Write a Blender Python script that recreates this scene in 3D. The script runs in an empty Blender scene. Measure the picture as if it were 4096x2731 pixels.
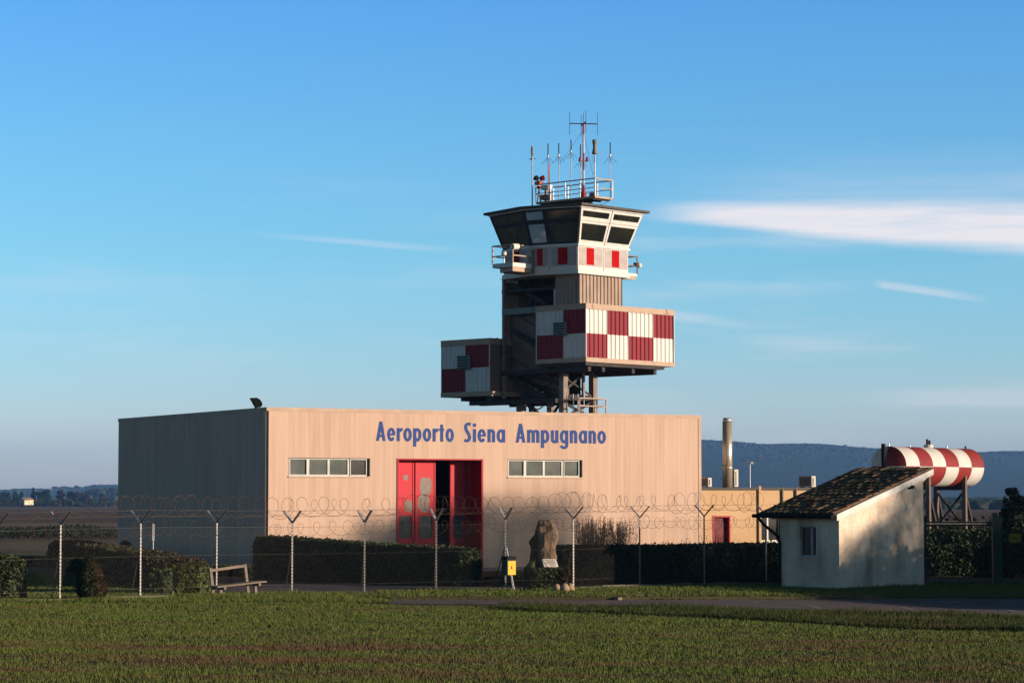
import bpy, bmesh, math, random
from mathutils import Vector, Matrix
random.seed(7)
R = math.radians
sc = bpy.context.scene
COL = sc.collection

# ------------------------------------------------------------------ camera
FPX = 10000.0          # focal length in pixels of the 4096 wide photograph
CAMH = 2.8
PITCH = math.atan(619.5 / FPX)
cam_d = bpy.data.cameras.new('camera')
cam_d.sensor_width = 36.0
cam_d.lens = FPX / 4096 * 36.0
cam_d.clip_start = 0.5
cam_d.clip_end = 30000
cam = bpy.data.objects.new('camera', cam_d)
cam.location = (0, 0, CAMH)
cam.rotation_euler = (math.pi / 2 + PITCH, 0, 0)
COL.objects.link(cam)
sc.camera = cam

# ------------------------------------------------------------------ light
SUN_AZ = 72.0     # degrees to the right of the direction behind the camera
SUN_EL = 9.0
sv = Vector((math.sin(R(SUN_AZ)) * math.cos(R(SUN_EL)), -math.cos(R(SUN_AZ)) * math.cos(R(SUN_EL)), math.sin(R(SUN_EL))))
sun_d = bpy.data.lights.new('sun', 'SUN')
sun_d.energy = 5.0
sun_d.color = (1.0, 0.80, 0.62)
sun_d.angle = R(0.5)
sun = bpy.data.objects.new('sun', sun_d)
sun.rotation_euler = sv.to_track_quat('Z', 'Y').to_euler()
sun.location = (60, -20, 40)
COL.objects.link(sun)

world = bpy.data.worlds.new('World')
sc.world = world
world.use_nodes = True
nt = world.node_tree
nt.nodes.clear()
N = nt.nodes.new
Lk = nt.links.new
out = N('ShaderNodeOutputWorld')
bg = N('ShaderNodeBackground')
bg.inputs['Strength'].default_value = 0.0707
sky = N('ShaderNodeTexSky')
sky.sky_type = 'NISHITA'
sky.sun_disc = False
sky.sun_elevation = R(SUN_EL)
sky.sun_rotation = math.atan2(sv.x, sv.y)
sky.altitude = 200
sky.air_density = 1.0
sky.dust_density = 0.6
sky.ozone_density = 1.5
tc = N('ShaderNodeTexCoord')
sep = N('ShaderNodeSeparateXYZ')
Lk(tc.outputs['Generated'], sep.inputs[0])
# colour of the air by height above the horizon
ramp = N('ShaderNodeValToRGB')
mr = N('ShaderNodeMapRange')
mr.inputs['From Min'].default_value = 0.0
mr.inputs['From Max'].default_value = 1.0
Lk(sep.outputs['Z'], mr.inputs['Value'])
Lk(mr.outputs[0], ramp.inputs[0])
SKYRAMP = [(0.0, (1.196, 1.389, 2.607)), (0.0055, (1.196, 1.389, 2.607)), (0.0285, (1.24, 1.552, 2.744)), (0.058, (0.907, 1.446, 2.404)), (0.098, (0.73, 1.405, 2.139)), (0.148, (0.636, 1.324, 2.091)), (0.197, (0.546, 1.245, 2.211)), (0.3, (0.271, 0.416, 0.525)), (0.5, (0.12, 0.16, 0.2)), (1.0, (0.06, 0.08, 0.09))]  # SKY
el = ramp.color_ramp.elements
el[0].position = SKYRAMP[0][0]; el[0].color = (*SKYRAMP[0][1], 1)
el[1].position = SKYRAMP[-1][0]; el[1].color = (*SKYRAMP[-1][1], 1)
for p_, c_ in SKYRAMP[1:-1]:
    e_ = el.new(p_); e_.color = (*c_, 1)
mul = N('ShaderNodeMix'); mul.data_type = 'RGBA'; mul.blend_type = 'MULTIPLY'
mul.inputs[0].default_value = 1.0
Lk(sky.outputs[0], mul.inputs[6]); Lk(ramp.outputs[0], mul.inputs[7])

def wm(op, a, b=None, c=None):
    n = N('ShaderNodeMath'); n.operation = op
    for i, v in enumerate((a, b, c)):
        if v is None: continue
        if isinstance(v, (int, float)): n.inputs[i].default_value = v
        else: Lk(v, n.inputs[i])
    return n.outputs[0]
def wsmooth(v, a, b):
    n = N('ShaderNodeMapRange'); n.interpolation_type = 'SMOOTHSTEP'
    n.inputs['From Min'].default_value = a; n.inputs['From Max'].default_value = b
    Lk(v, n.inputs['Value']); return n.outputs[0]
# azimuth and height of the view direction, in units of the photograph's tangent plane
az = wm('ARCTAN2', sep.outputs['X'], sep.outputs['Y'])
elv = wm('ARCSINE', sep.outputs['Z'])
comb = N('ShaderNodeCombineXYZ'); Lk(az, comb.inputs[0]); Lk(elv, comb.inputs[1])
mp = N('ShaderNodeMapping'); mp.inputs['Rotation'].default_value = (0, 0, R(8)); mp.inputs['Scale'].default_value = (6, 46, 1)
Lk(comb.outputs[0], mp.inputs[0])
nz = N('ShaderNodeTexNoise'); nz.inputs['Scale'].default_value = 1.0; nz.inputs['Detail'].default_value = 5.0; nz.inputs['Roughness'].default_value = 0.55
Lk(mp.outputs[0], nz.inputs['Vector'])
nval = nz.outputs[0]
def streak(x0, y0, x1, y1, w0, w1, fade0, fade1, up, wob):
    """a soft band of cirrus from azimuth x0 to x1 (radians) round the line y0..y1"""
    t = wm('DIVIDE', wm('SUBTRACT', az, x0), x1 - x0)
    line = wm('ADD', wm('MULTIPLY', t, y1 - y0), y0)
    d = wm('SUBTRACT', elv, line)
    d = wm('ADD', d, wm('MULTIPLY', wm('SUBTRACT', nval, 0.5), wob))
    wid = wm('ADD', wm('MULTIPLY', wsmooth(t, 0, 1), w1 - w0), w0)
    dn = wm('DIVIDE', d, wid)
    lo = wsmooth(dn, -1.0, -0.35)
    n = N('ShaderNodeMapRange'); n.interpolation_type = 'SMOOTHSTEP'
    n.inputs['From Min'].default_value = 0.1; n.inputs['From Max'].default_value = up
    n.inputs['To Min'].default_value = 1; n.inputs['To Max'].default_value = 0
    Lk(dn, n.inputs['Value'])
    return wm('MULTIPLY', wm('MULTIPLY', lo, n.outputs[0]), wm('MULTIPLY', wsmooth(t, fade0, fade1), 1.0))
def AZ(px): return math.atan((px - 2048) / FPX)
def EL(py): return PITCH + math.atan((1365.5 - py) / FPX)
mp2 = N('ShaderNodeMapping'); mp2.inputs['Rotation'].default_value = (0, 0, R(3.4)); mp2.inputs['Scale'].default_value = (16, 190, 1)
Lk(comb.outputs[0], mp2.inputs[0])
nz2 = N('ShaderNodeTexNoise'); nz2.inputs['Scale'].default_value = 1.0; nz2.inputs['Detail'].default_value = 7.0; nz2.inputs['Roughness'].default_value = 0.62
Lk(mp2.outputs[0], nz2.inputs['Vector']); fib = nz2.outputs[0]
core_ = streak(AZ(2500), EL(843), AZ(4096), EL(925), 0.0050, 0.0135, 0.0, 0.30, 1.15, 0.004)
core_ = wm('MULTIPLY', core_, wm('MINIMUM', wm('ADD', 0.22, wm('MULTIPLY', fib, 1.35)), 1.0))
veil = streak(AZ(2480), EL(815), AZ(4300), EL(880), 0.012, 0.020, 0.0, 0.5, 1.6, 0.012)
veil = wm('MULTIPLY', veil, wm('MULTIPLY', fib, 0.38))
far_ = streak(AZ(900), EL(935), AZ(1950), EL(1015), 0.0014, 0.0018, 0.0, 0.5, 1.2, 0.003)
far_ = wm('MULTIPLY', far_, wm('MULTIPLY', wsmooth(az, AZ(2000), AZ(1500)), 0.20))
low_ = streak(AZ(3300), EL(1600), AZ(4200), EL(1600), 0.004, 0.006, 0.0, 0.5, 1.3, 0.006)
low_ = wm('MULTIPLY', low_, wm('MULTIPLY', fib, 0.5))
mid_ = streak(AZ(2600), EL(1255), AZ(3000), EL(1300), 0.003, 0.002, -0.2, 0.1, 1.3, 0.006)
mid_ = wm('MULTIPLY', mid_, wm('MULTIPLY', wsmooth(az, AZ(3050), AZ(2700)), wm('MULTIPLY', fib, 0.55)))
s1 = wm('ADD', wm('ADD', wm('MAXIMUM', core_, veil), far_), wm('ADD', low_, mid_))
s2 = streak(AZ(3480), EL(1140), AZ(3960), EL(1215), 0.0022, 0.0022, 0.0, 0.15, 1.1, 0.003)
t2 = wm('DIVIDE', wm('SUBTRACT', az, AZ(3480)), AZ(3960) - AZ(3480))
n_ = N('ShaderNodeMapRange'); n_.inputs['From Min'].default_value = 0.6; n_.inputs['From Max'].default_value = 1.05
n_.inputs['To Min'].default_value = 0.34; n_.inputs['To Max'].default_value = 0; Lk(t2, n_.inputs['Value'])
s2 = wm('MULTIPLY', s2, n_.outputs[0])
thin = wm('MULTIPLY', wsmooth(nval, 0.47, 0.72), 0.34)
lowband = wm('MULTIPLY', wsmooth(elv, 0.15, 0.09), 1.0)
lowband = wm('MULTIPLY', lowband, wm('ADD', 0.35, wm('MULTIPLY', wsmooth(az, -0.06, 0.12), 0.65)))
thin = wm('MULTIPLY', thin, lowband)
cl = wm('MINIMUM', wm('ADD', wm('ADD', s1, s2), thin), 0.92)
cmix = N('ShaderNodeMix'); cmix.data_type = 'RGBA'
cmix.inputs[7].default_value = (7.6, 7.1, 7.3, 1)
Lk(cl, cmix.inputs[0]); Lk(mul.outputs[2], cmix.inputs[6])
Lk(cmix.outputs[2], bg.inputs['Color'])
Lk(bg.outputs[0], out.inputs[0])

sc.view_settings.view_transform = 'Standard'
sc.view_settings.look = 'None'
sc.view_settings.exposure = 0.8
sc.view_settings.gamma = 1.0
sc.cycles.use_denoising = True
sc.cycles.max_bounces = 6
sc.cycles.diffuse_bounces = 3
sc.cycles.glossy_bounces = 3
sc.cycles.transmission_bounces = 4
sc.cycles.volume_bounces = 0
sc.cycles.transparent_max_bounces = 8
sc.cycles.sample_clamp_indirect = 4

# ------------------------------------------------------------------ geometry of the view
FW = Vector((0, math.cos(PITCH), math.sin(PITCH)))
UP = Vector((0, -math.sin(PITCH), math.cos(PITCH)))
EYE = Vector((0, 0, CAMH))
def ray(px, py):
    return Vector((1, 0, 0)) * ((px - 2048) / FPX) + UP * ((1365.5 - py) / FPX) + FW
def at(px, py, Y):
    d = ray(px, py); return EYE + d * (Y / d.y)
def gnd(px, py, z=0.0):
    d = ray(px, py); return EYE + d * ((z - CAMH) / d.z)
def zrow(Y, py):
    return at(2048, py, Y).z
class Wall:
    """a vertical plane through p along a compass direction: survey of points on a facade"""
    def __init__(s, p, ang):
        s.p = Vector((p[0], p[1], 0)); s.d = Vector((math.cos(R(ang)), math.sin(R(ang)), 0))
        s.n = Vector((s.d.y, -s.d.x, 0))
    def hit(s, px, py):
        d = ray(px, py); k = (s.p - EYE).dot(s.n) / d.dot(s.n); q = EYE + d * k
        return (q - s.p).dot(s.d), q.z

# ------------------------------------------------------------------ materials
MATS = {}
ALB = 0.60
def mat(name, c1, c2=None, scale=4.0, rough=0.8, metal=0.0, bump=0.0, bscale=None, island=0.0, stretch=None, spec=0.15, lo=0.35, hi=0.65, detail=5.0, trans=0.0, objvar=0):
    if name in MATS: return MATS[name]
    if max(c1) > .2 and metal < .5:
        c1 = tuple(x * ALB for x in c1); c2 = tuple(x * ALB for x in c2) if c2 else None
    m = bpy.data.materials.new(name); m.use_nodes = True
    t = m.node_tree; n = t.nodes; l = t.links
    b = n['Principled BSDF']
    b.inputs['Roughness'].default_value = rough
    b.inputs['Metallic'].default_value = metal
    b.inputs['Specular IOR Level'].default_value = spec
    if trans: b.inputs['Transmission Weight'].default_value = trans
    c2 = c2 or tuple(min(1, x * 0.82) for x in c1)
    tcn = n.new('ShaderNodeTexCoord'); mpn = n.new('ShaderNodeMapping')
    if stretch: mpn.inputs['Scale'].default_value = stretch
    l.new(tcn.outputs['Object'], mpn.inputs[0])
    no = n.new('ShaderNodeTexNoise'); no.inputs['Scale'].default_value = scale; no.inputs['Detail'].default_value = detail
    l.new(mpn.outputs[0], no.inputs['Vector'])
    mrn = n.new('ShaderNodeMapRange'); mrn.inputs['From Min'].default_value = lo; mrn.inputs['From Max'].default_value = hi
    l.new(no.outputs[0], mrn.inputs['Value'])
    fac = mrn.outputs[0]
    mx = n.new('ShaderNodeMix'); mx.data_type = 'RGBA'
    mx.inputs[6].default_value = (*c1, 1); mx.inputs[7].default_value = (*c2, 1)
    l.new(fac, mx.inputs[0])
    colr = mx.outputs[2]
    if island:
        g = n.new('ShaderNodeNewGeometry'); hs = n.new('ShaderNodeHueSaturation')
        mm = n.new('ShaderNodeMapRange'); mm.inputs['To Min'].default_value = 1 - island; mm.inputs['To Max'].default_value = 1 + island
        l.new(g.outputs['Random Per Island'], mm.inputs['Value']); l.new(mm.outputs[0], hs.inputs['Value'])
        l.new(colr, hs.inputs['Color']); colr = hs.outputs[0]
    if objvar:
        oi = n.new('ShaderNodeObjectInfo'); h2 = n.new('ShaderNodeHueSaturation'); m2 = n.new('ShaderNodeMapRange'); m2.inputs['To Min'].default_value = 1 - objvar; m2.inputs['To Max'].default_value = 1 + objvar
        l.new(oi.outputs['Random'], m2.inputs['Value']); l.new(m2.outputs[0], h2.inputs['Value']); l.new(colr, h2.inputs['Color']); colr = h2.outputs[0]
    l.new(colr, b.inputs['Base Color'])
    if bump:
        bp = n.new('ShaderNodeBump'); bp.inputs['Strength'].default_value = bump; bp.inputs['Distance'].default_value = 0.05
        n2 = n.new('ShaderNodeTexNoise'); n2.inputs['Scale'].default_value = bscale or scale * 4; n2.inputs['Detail'].default_value = 4
        l.new(mpn.outputs[0], n2.inputs['Vector']); l.new(n2.outputs[0], bp.inputs['Height']); l.new(bp.outputs[0], b.inputs['Normal'])
    MATS[name] = m; m['b'] = 1
    return m

M_clad = mat('beige cladding', (0.75, 0.52, 0.39), (0.63, 0.43, 0.32), 1.6, 0.8, spec=.2, lo=.4, hi=.75, bump=0.03, bscale=30, stretch=(2.2, 2.2, .16), objvar=.035)
M_cladtrim = mat('beige trim', (0.74, 0.53, 0.40), None, 1.5, 0.8, spec=.2)
M_gap = mat('dark joint', (0.05, 0.04, 0.035))
M_reveal = mat('window reveal', (0.55, 0.42, 0.33), None, 3, 0.6)
M_white = mat('white paint', (0.86, 0.83, 0.77), (0.72, 0.68, 0.61), 2.2, 0.45, lo=0.45, hi=0.8)
M_winwhite = mat('window frame white', (0.82, 0.80, 0.72), None, 5, 0.35)
M_glass = mat('window glass', (0.055, 0.065, 0.06), (0.10, 0.11, 0.10), 1.2, 0.12, spec=0.35)
M_glassdk = mat('dark glass', (0.012, 0.014, 0.014), (0.03, 0.032, 0.03), 1.2, 0.08, spec=0.5)
M_letter = mat('blue lettering', (0.028, 0.058, 0.20), (0.038, 0.068, 0.195), 3, 0.9)
M_red = mat('red door paint', (0.72, 0.022, 0.045), (0.60, 0.06, 0.06), 1.3, 0.5, lo=0.4, hi=0.75)
M_redtrim = mat('red trim', (0.60, 0.02, 0.04), None, 2, 0.5)
M_redshade = mat('red door with painted shade', (0.12, 0.004, 0.008), None, 2, 0.5)  # shade of the recess is darkened into the door's red
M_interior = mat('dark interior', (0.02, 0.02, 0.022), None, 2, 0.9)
M_patch = mat('worn grey paint', (0.40, 0.33, 0.28), (0.33, 0.26, 0.22), 9, 0.8)
M_roofing = mat('roof felt', (0.08, 0.075, 0.07), None, 2, 0.9)
M_orange = mat('ochre render', (0.74, 0.49, 0.28), (0.66, 0.42, 0.23), 0.8, 0.9, bump=0.15, bscale=20)
M_steel = mat('galvanised steel', (0.42, 0.42, 0.42), (0.30, 0.30, 0.31), 6, 0.5, 0.6)
M_steelpaint = mat('grey painted steel', (0.34, 0.28, 0.25), (0.24, 0.19, 0.17), 3, 0.75, spec=.2)
M_steeldk = mat('dark steel', (0.045, 0.038, 0.038), (0.028, 0.024, 0.025), 4, 0.8, spec=.2)
M_taupe = mat('taupe corrugated steel', (0.50, 0.37, 0.29), (0.42, 0.31, 0.24), 1.8, 0.75, spec=.2)
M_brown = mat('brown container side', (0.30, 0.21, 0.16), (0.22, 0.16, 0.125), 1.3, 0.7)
M_cwhite = mat('white check paint', (0.86, 0.84, 0.78), (0.58, 0.52, 0.45), 1.8, 0.7, spec=.25, stretch=(3, 3, 0.3), lo=0.5, hi=0.85)
M_cred = mat('crimson check paint', (0.32, 0.018, 0.035), (0.25, 0.02, 0.032), 1.8, 0.7, spec=.25, stretch=(3, 3, 0.5))
M_rail = mat('beige container rail', (0.60, 0.44, 0.33), (0.52, 0.37, 0.27), 2, 0.6)
M_vent = mat('vent box', (0.30, 0.33, 0.31), None, 5, 0.6)
M_brightred = mat('signal red', (0.55, 0.008, 0.008), None, 2, 0.8, spec=0.05)
M_pinkpanel = mat('pale pink panel', (0.58, 0.50, 0.48), None, 3, 0.6)
M_mastred = mat('mast red', (0.50, 0.06, 0.04), None, 5, 0.5)
M_mastwhite = mat('mast white', (0.75, 0.73, 0.70), None, 5, 0.5)
M_beacon = mat('orange red beacon', (0.55, 0.09, 0.04), None, 5, 0.5)
M_lampred = mat('red lamp glass', (0.25, 0.01, 0.015), None, 5, 0.15)
M_grp = mat('grey fibreglass', (0.30, 0.28, 0.25), None, 5, 0.6)
M_plaster = None
M_tile = mat('old clay tile', (0.34, 0.19, 0.11), (0.22, 0.165, 0.085), 2.2, 0.9, bump=0.4, bscale=18, objvar=.22)
M_tile2 = mat('lichened clay tile', (0.25, 0.175, 0.10), (0.20, 0.145, 0.085), 3.0, 0.95, bump=0.3, bscale=18)
M_tile3 = mat('pale clay tile', (0.42, 0.21, 0.12), (0.26, 0.13, 0.08), 3.0, 0.9, bump=0.3, bscale=18)
M_wood = mat('weathered timber', (0.34, 0.27, 0.21), (0.24, 0.19, 0.145), 3.0, 0.85, bump=0.2, bscale=25, stretch=(1, 6, 6))
M_chrome = mat('stainless flue', (0.52, 0.45, 0.36), (0.46, 0.39, 0.30), 1.0, 0.3, 0.6, stretch=(1, 1, 0.4))
M_rust = mat('rusty wire', (0.09, 0.052, 0.035), (0.06, 0.036, 0.026), 12, 0.7, 0.3)
M_wire = mat('zinc wire', (0.10, 0.09, 0.08), (0.07, 0.065, 0.06), 12, 0.8, 0.0)
M_rock = mat('honey sandstone', (0.29, 0.20, 0.135), (0.16, 0.11, 0.075), 3.0, 0.95, bump=0.7, bscale=7, stretch=(2, 2, 0.7))
M_rockshade = mat('stone with painted shade', (0.02, 0.017, 0.010), (0.04, 0.032, 0.013), 3, 0.95, bump=0.6, bscale=9)
M_kerb = mat('concrete kerb', (0.27, 0.23, 0.18), (0.18, 0.16, 0.12), 2.5, 0.9, bump=0.2)
M_black = mat('black plastic', (0.010, 0.010, 0.011), None, 3, 0.8, spec=.1)
M_yellow = mat('yellow panel', (1.3, 0.60, 0.012), None, 3, 0.5)
M_bingreen = mat('dark green plastic', (0.012, 0.035, 0.025), None, 3, 0.5)
M_plaque = mat('white plaque', (0.72, 0.66, 0.60), None, 5, 0.5)
M_gategreen = mat('dark green paint', (0.02, 0.04, 0.03), None, 3, 0.6)
M_leafdk = mat('dark hedge leaf', (0.014, 0.027, 0.007), (0.034, 0.046, 0.012), 1.4, 0.75, island=0.6, spec=0.3)
M_leafyel = mat('yellow green leaf', (0.12, 0.125, 0.018), (0.03, 0.038, 0.009), 2.5, 0.6, island=0.6)
M_leafrust = mat('rusty leaf', (0.055, 0.026, 0.012), (0.03, 0.020, 0.009), 2, 0.7, island=0.5)
M_leafbrown = mat('brown leaf', (0.028, 0.019, 0.010), (0.014, 0.014, 0.007), 2, 0.8, island=0.5)
M_bark = mat('bark', (0.08, 0.06, 0.045), None, 6, 0.9, bump=0.4)
M_cyp = mat('cypress foliage', (0.007, 0.014, 0.010), (0.012, 0.020, 0.013), 0.6, 0.85, island=0.4)
M_autumn = mat('autumn foliage', (0.045, 0.026, 0.018), (0.022, 0.020, 0.013), 0.3, 0.85, island=0.4)
M_forest = mat('forest canopy', (0.014, 0.022, 0.014), (0.022, 0.024, 0.016), 0.012, 0.9, island=0.35)
M_plume = mat('pampas plume', (0.20, 0.15, 0.11), (0.13, 0.10, 0.08), 6, 0.9, island=0.4)
M_straw = mat('dry straw leaf', (0.24, 0.16, 0.09), (0.14, 0.10, 0.05), 5, 0.9, island=0.5)
M_farm = mat('farmhouse plaster', (1.0, 0.85, 0.6), None, 2, 0.9)
M_mark = mat('worn road paint', (0.50, 0.50, 0.48), (0.22, 0.21, 0.20), 9, 0.8, lo=0.4, hi=0.62)
M_cable = mat('cable', (0.02, 0.02, 0.025), None, 2, 0.6)
M_acwhite = mat('air conditioner white', (0.72, 0.67, 0.58), None, 3, 0.5)
M_acshade = mat('air conditioner painted shade', (0.16, 0.15, 0.15), None, 3, 0.7)

# ------------------------------------------------------------------ mesh builder
class MB:
    def __init__(s): s.v = []; s.f = []; s.m = []
    def face(s, pts, m=0):
        i = len(s.v); s.v += [tuple(p) for p in pts]; s.f.append(tuple(range(i, i + len(pts)))); s.m.append(m)
    def box(s, x0, x1, y0, y1, z0, z1, m=0, M=None):
        P = [Vector(p) for p in ((x0, y0, z0), (x1, y0, z0), (x1, y1, z0), (x0, y1, z0), (x0, y0, z1), (x1, y0, z1), (x1, y1, z1), (x0, y1, z1))]
        if M is not None: P = [M @ p for p in P]
        i = len(s.v); s.v += [tuple(p) for p in P]
        for f in ((0, 3, 2, 1), (4, 5, 6, 7), (0, 1, 5, 4), (1, 2, 6, 5), (2, 3, 7, 6), (3, 0, 4, 7)):
            s.f.append(tuple(i + k for k in f)); s.m.append(m)
        return s
    def beam(s, p0, p1, w, h=None, m=0):
        """square bar between two points"""
        h = h or w; p0 = Vector(p0); p1 = Vector(p1); d = (p1 - p0); L = d.length
        if L < 1e-6: return s
        d.normalize(); u = Vector((0, 0, 1)) if abs(d.z) < 0.99 else Vector((0, 1, 0))
        a = d.cross(u).normalized(); b = a.cross(d).normalized()
        M = Matrix((( a.x, d.x, b.x, p0.x), (a.y, d.y, b.y, p0.y), (a.z, d.z, b.z, p0.z), (0, 0, 0, 1)))
        return s.box(-w / 2, w / 2, 0, L, -h / 2, h / 2, m, M)
    def tube(s, pts, r, n=6, m=0, cap=True, r2=None):
        pts = [Vector(p) for p in pts]; rings = []
        for k, p in enumerate(pts):
            d = (pts[min(k + 1, len(pts) - 1)] - pts[max(k - 1, 0)]).normalized()
            u = Vector((0, 0, 1)) if abs(d.z) < 0.95 else Vector((1, 0, 0))
            a = d.cross(u).normalized(); b = a.cross(d)
            rr = r if r2 is None else r + (r2 - r) * k / (len(pts) - 1)
            i = len(s.v)
            for q in range(n):
                t = 2 * math.pi * q / n
                s.v.append(tuple(p + a * (rr * math.cos(t)) + b * (rr * math.sin(t))))
            rings.append(i)
        for k in range(len(rings) - 1):
            for q in range(n):
                s.f.append((rings[k] + q, rings[k] + (q + 1) % n, rings[k + 1] + (q + 1) % n, rings[k + 1] + q)); s.m.append(m)
        if cap:
            s.f.append(tuple(rings[0] + q for q in range(n))[::-1]); s.m.append(m)
            s.f.append(tuple(rings[-1] + q for q in range(n))); s.m.append(m)
        return s
    def lathe(s, c, prof, n=16, m=0, axis='z', M=None):
        c = Vector(c); rings = []
        for r, h in prof:
            i = len(s.v)
            for q in range(n):
                t = 2 * math.pi * q / n
                p = Vector((r * math.cos(t), r * math.sin(t), h))
                if M is not None: p = M @ p
                s.v.append(tuple(c + p))
            rings.append(i)
        for k in range(len(rings) - 1):
            for q in range(n):
                s.f.append((rings[k] + q, rings[k] + (q + 1) % n, rings[k + 1] + (q + 1) % n, rings[k + 1] + q)); s.m.append(m)
        s.f.append(tuple(rings[0] + q for q in range(n))[::-1]); s.m.append(m)
        s.f.append(tuple(rings[-1] + q for q in range(n))); s.m.append(m)
        return s
    def prism(s, poly, z0, z1, m=0):
        i = len(s.v); n = len(poly)
        s.v += [(p[0], p[1], z0) for p in poly] + [(p[0], p[1], z1) for p in poly]
        s.f.append(tuple(i + k for k in range(n))[::-1]); s.m.append(m)
        s.f.append(tuple(i + n + k for k in range(n))); s.m.append(m)
        for k in range(n):
            s.f.append((i + k, i + (k + 1) % n, i + n + (k + 1) % n, i + n + k)); s.m.append(m)
        return s
    def mesh(s, name, mats, smooth=False):
        me = bpy.data.meshes.new(name); me.from_pydata(s.v, [], s.f)
        for m_ in (mats if isinstance(mats, (list, tuple)) else [mats]): me.materials.append(m_)
        if isinstance(mats, (list, tuple)) and len(mats) > 1: me.polygons.foreach_set('material_index', s.m)
        if smooth: me.polygons.foreach_set('use_smooth', [True] * len(me.polygons))
        me.update(); return me
    def build(s, name, mats, parent=None, smooth=False, **kw):
        o = bpy.data.objects.new(name, s.mesh(name, mats, smooth)); COL.objects.link(o)
        if parent is not None: o.parent = parent
        for k, v in kw.items(): o[k] = v
        return o
def thing(name, label, cat, loc=(0, 0, 0), rz=0.0, group=None):
    o = bpy.data.objects.new(name, None); COL.objects.link(o)
    o.location = loc; o.rotation_euler = (0, 0, rz); o.empty_display_size = 0.3
    o['label'] = label; o['category'] = cat
    if group: o['group'] = group
    return o
def tag(o, label, cat, group=None, loc=None):
    o['label'] = label; o['category'] = cat
    if group: o['group'] = group
    return o
def inst(name, me, parent, loc=(0, 0, 0), rot=(0, 0, 0), scale=(1, 1, 1)):
    o = bpy.data.objects.new(name, me); COL.objects.link(o); o.parent = parent
    o.location = loc; o.rotation_euler = rot; o.scale = scale
    return o
def copy_thing(src, loc=None, rz=None, label=None, group=None, scale=None):
    r = src.copy(); COL.objects.link(r)
    if loc is not None: r.location = loc
    if rz is not None: r.rotation_euler = (0, 0, rz)
    if scale is not None: r.scale = scale
    if label: r['label'] = label
    if group: r['group'] = group
    for c in list(src.children):
        d = c.copy(); COL.objects.link(d); d.parent = r
        for g in list(c.children):
            e = g.copy(); COL.objects.link(e); e.parent = d
    return r

# ------------------------------------------------------------------ land
def sstep(a, b, x):
    t = max(0, min(1, (x - a) / (b - a))); return t * t * (3 - 2 * t)
def gz(y): return -3.2 * sstep(260, 1400, y)
def ground_material():
    m = bpy.data.materials.new('meadow and fields'); m.use_nodes = True
    t = m.node_tree; n = t.nodes; l = t.links; b = n['Principled BSDF']
    b.inputs['Roughness'].default_value = 0.95; b.inputs['Specular IOR Level'].default_value = 0.1
    tcn = n.new('ShaderNodeTexCoord'); se = n.new('ShaderNodeSeparateXYZ'); l.new(tcn.outputs['Object'], se.inputs[0])
    def noise(sc_, st=(1, 1, 1), det=5):
        mp_ = n.new('ShaderNodeMapping'); mp_.inputs['Scale'].default_value = st; l.new(tcn.outputs['Object'], mp_.inputs[0])
        q = n.new('ShaderNodeTexNoise'); q.inputs['Scale'].default_value = sc_; q.inputs['Detail'].default_value = det
        l.new(mp_.outputs[0], q.inputs['Vector']); return q.outputs[0]
    def ma(op, a, b_):
        q = n.new('ShaderNodeMath'); q.operation = op
        for i, v in enumerate((a, b_)):
            if isinstance(v, (int, float)): q.inputs[i].default_value = v
            else: l.new(v, q.inputs[i])
        return q.outputs[0]
    yy = ma('ADD', se.outputs['Y'], ma('MULTIPLY', ma('SUBTRACT', noise(0.02), 0.5), 30.0))
    fld = n.new('ShaderNodeMapRange'); fld.inputs['From Min'].default_value = 0; fld.inputs['From Max'].default_value = 1600; l.new(yy, fld.inputs['Value'])
    rp = n.new('ShaderNodeValToRGB'); l.new(fld.outputs[0], rp.inputs[0]); rp.color_ramp.interpolation = 'LINEAR'
    stops = [(0.0, (0.055, 0.055, 0.022)), (0.068, (0.060, 0.060, 0.025)), (0.072, (0.10, 0.09, 0.05)), (0.095, (0.12, 0.10, 0.055)), (0.10, (0.05, 0.04, 0.028)),
             (0.145, (0.075, 0.055, 0.045)), (0.150, (0.17, 0.135, 0.10)), (0.165, (0.17, 0.135, 0.10)), (0.170, (0.085, 0.055, 0.045)), (0.5, (0.11, 0.075, 0.06)), (1.0, (0.10, 0.075, 0.05))]
    e = rp.color_ramp.elements
    e[0].position, e[0].color = stops[0][0], (*stops[0][1], 1); e[1].position, e[1].color = stops[-1][0], (*stops[-1][1], 1)
    for p_, c_ in stops[1:-1]:
        q = e.new(p_); q.color = (*c_, 1)
    # dry and bare patches drawn out along the mowing direction
    n1 = n.new('ShaderNodeMapRange'); n1.inputs['From Min'].default_value = 0.42; n1.inputs['From Max'].default_value = 0.62
    l.new(noise(0.35, (0.35, 1.2, 1), 6), n1.inputs['Value'])
    mx = n.new('ShaderNodeMix'); mx.data_type = 'RGBA'; mx.inputs[7].default_value = (0.095, 0.060, 0.038, 1)
    l.new(ma('MULTIPLY', n1.outputs[0], 0.55), mx.inputs[0]); l.new(rp.outputs[0], mx.inputs[6])
    n2 = n.new('ShaderNodeMapRange'); n2.inputs['To Min'].default_value = 0.6; n2.inputs['To Max'].default_value = 1.4; l.new(noise(5.0, (0.4, 1, 1), 6), n2.inputs['Value'])
    hs = n.new('ShaderNodeHueSaturation'); l.new(mx.outputs[2], hs.inputs['Color']); l.new(n2.outputs[0], hs.inputs['Value'])
    l.new(hs.outputs[0], b.inputs['Base Color'])
    bp = n.new('ShaderNodeBump'); bp.inputs['Strength'].default_value = 0.8; bp.inputs['Distance'].default_value = 0.12
    l.new(noise(3.0), bp.inputs['Height']); l.new(bp.outputs[0], b.inputs['Normal'])
    return m
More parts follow.
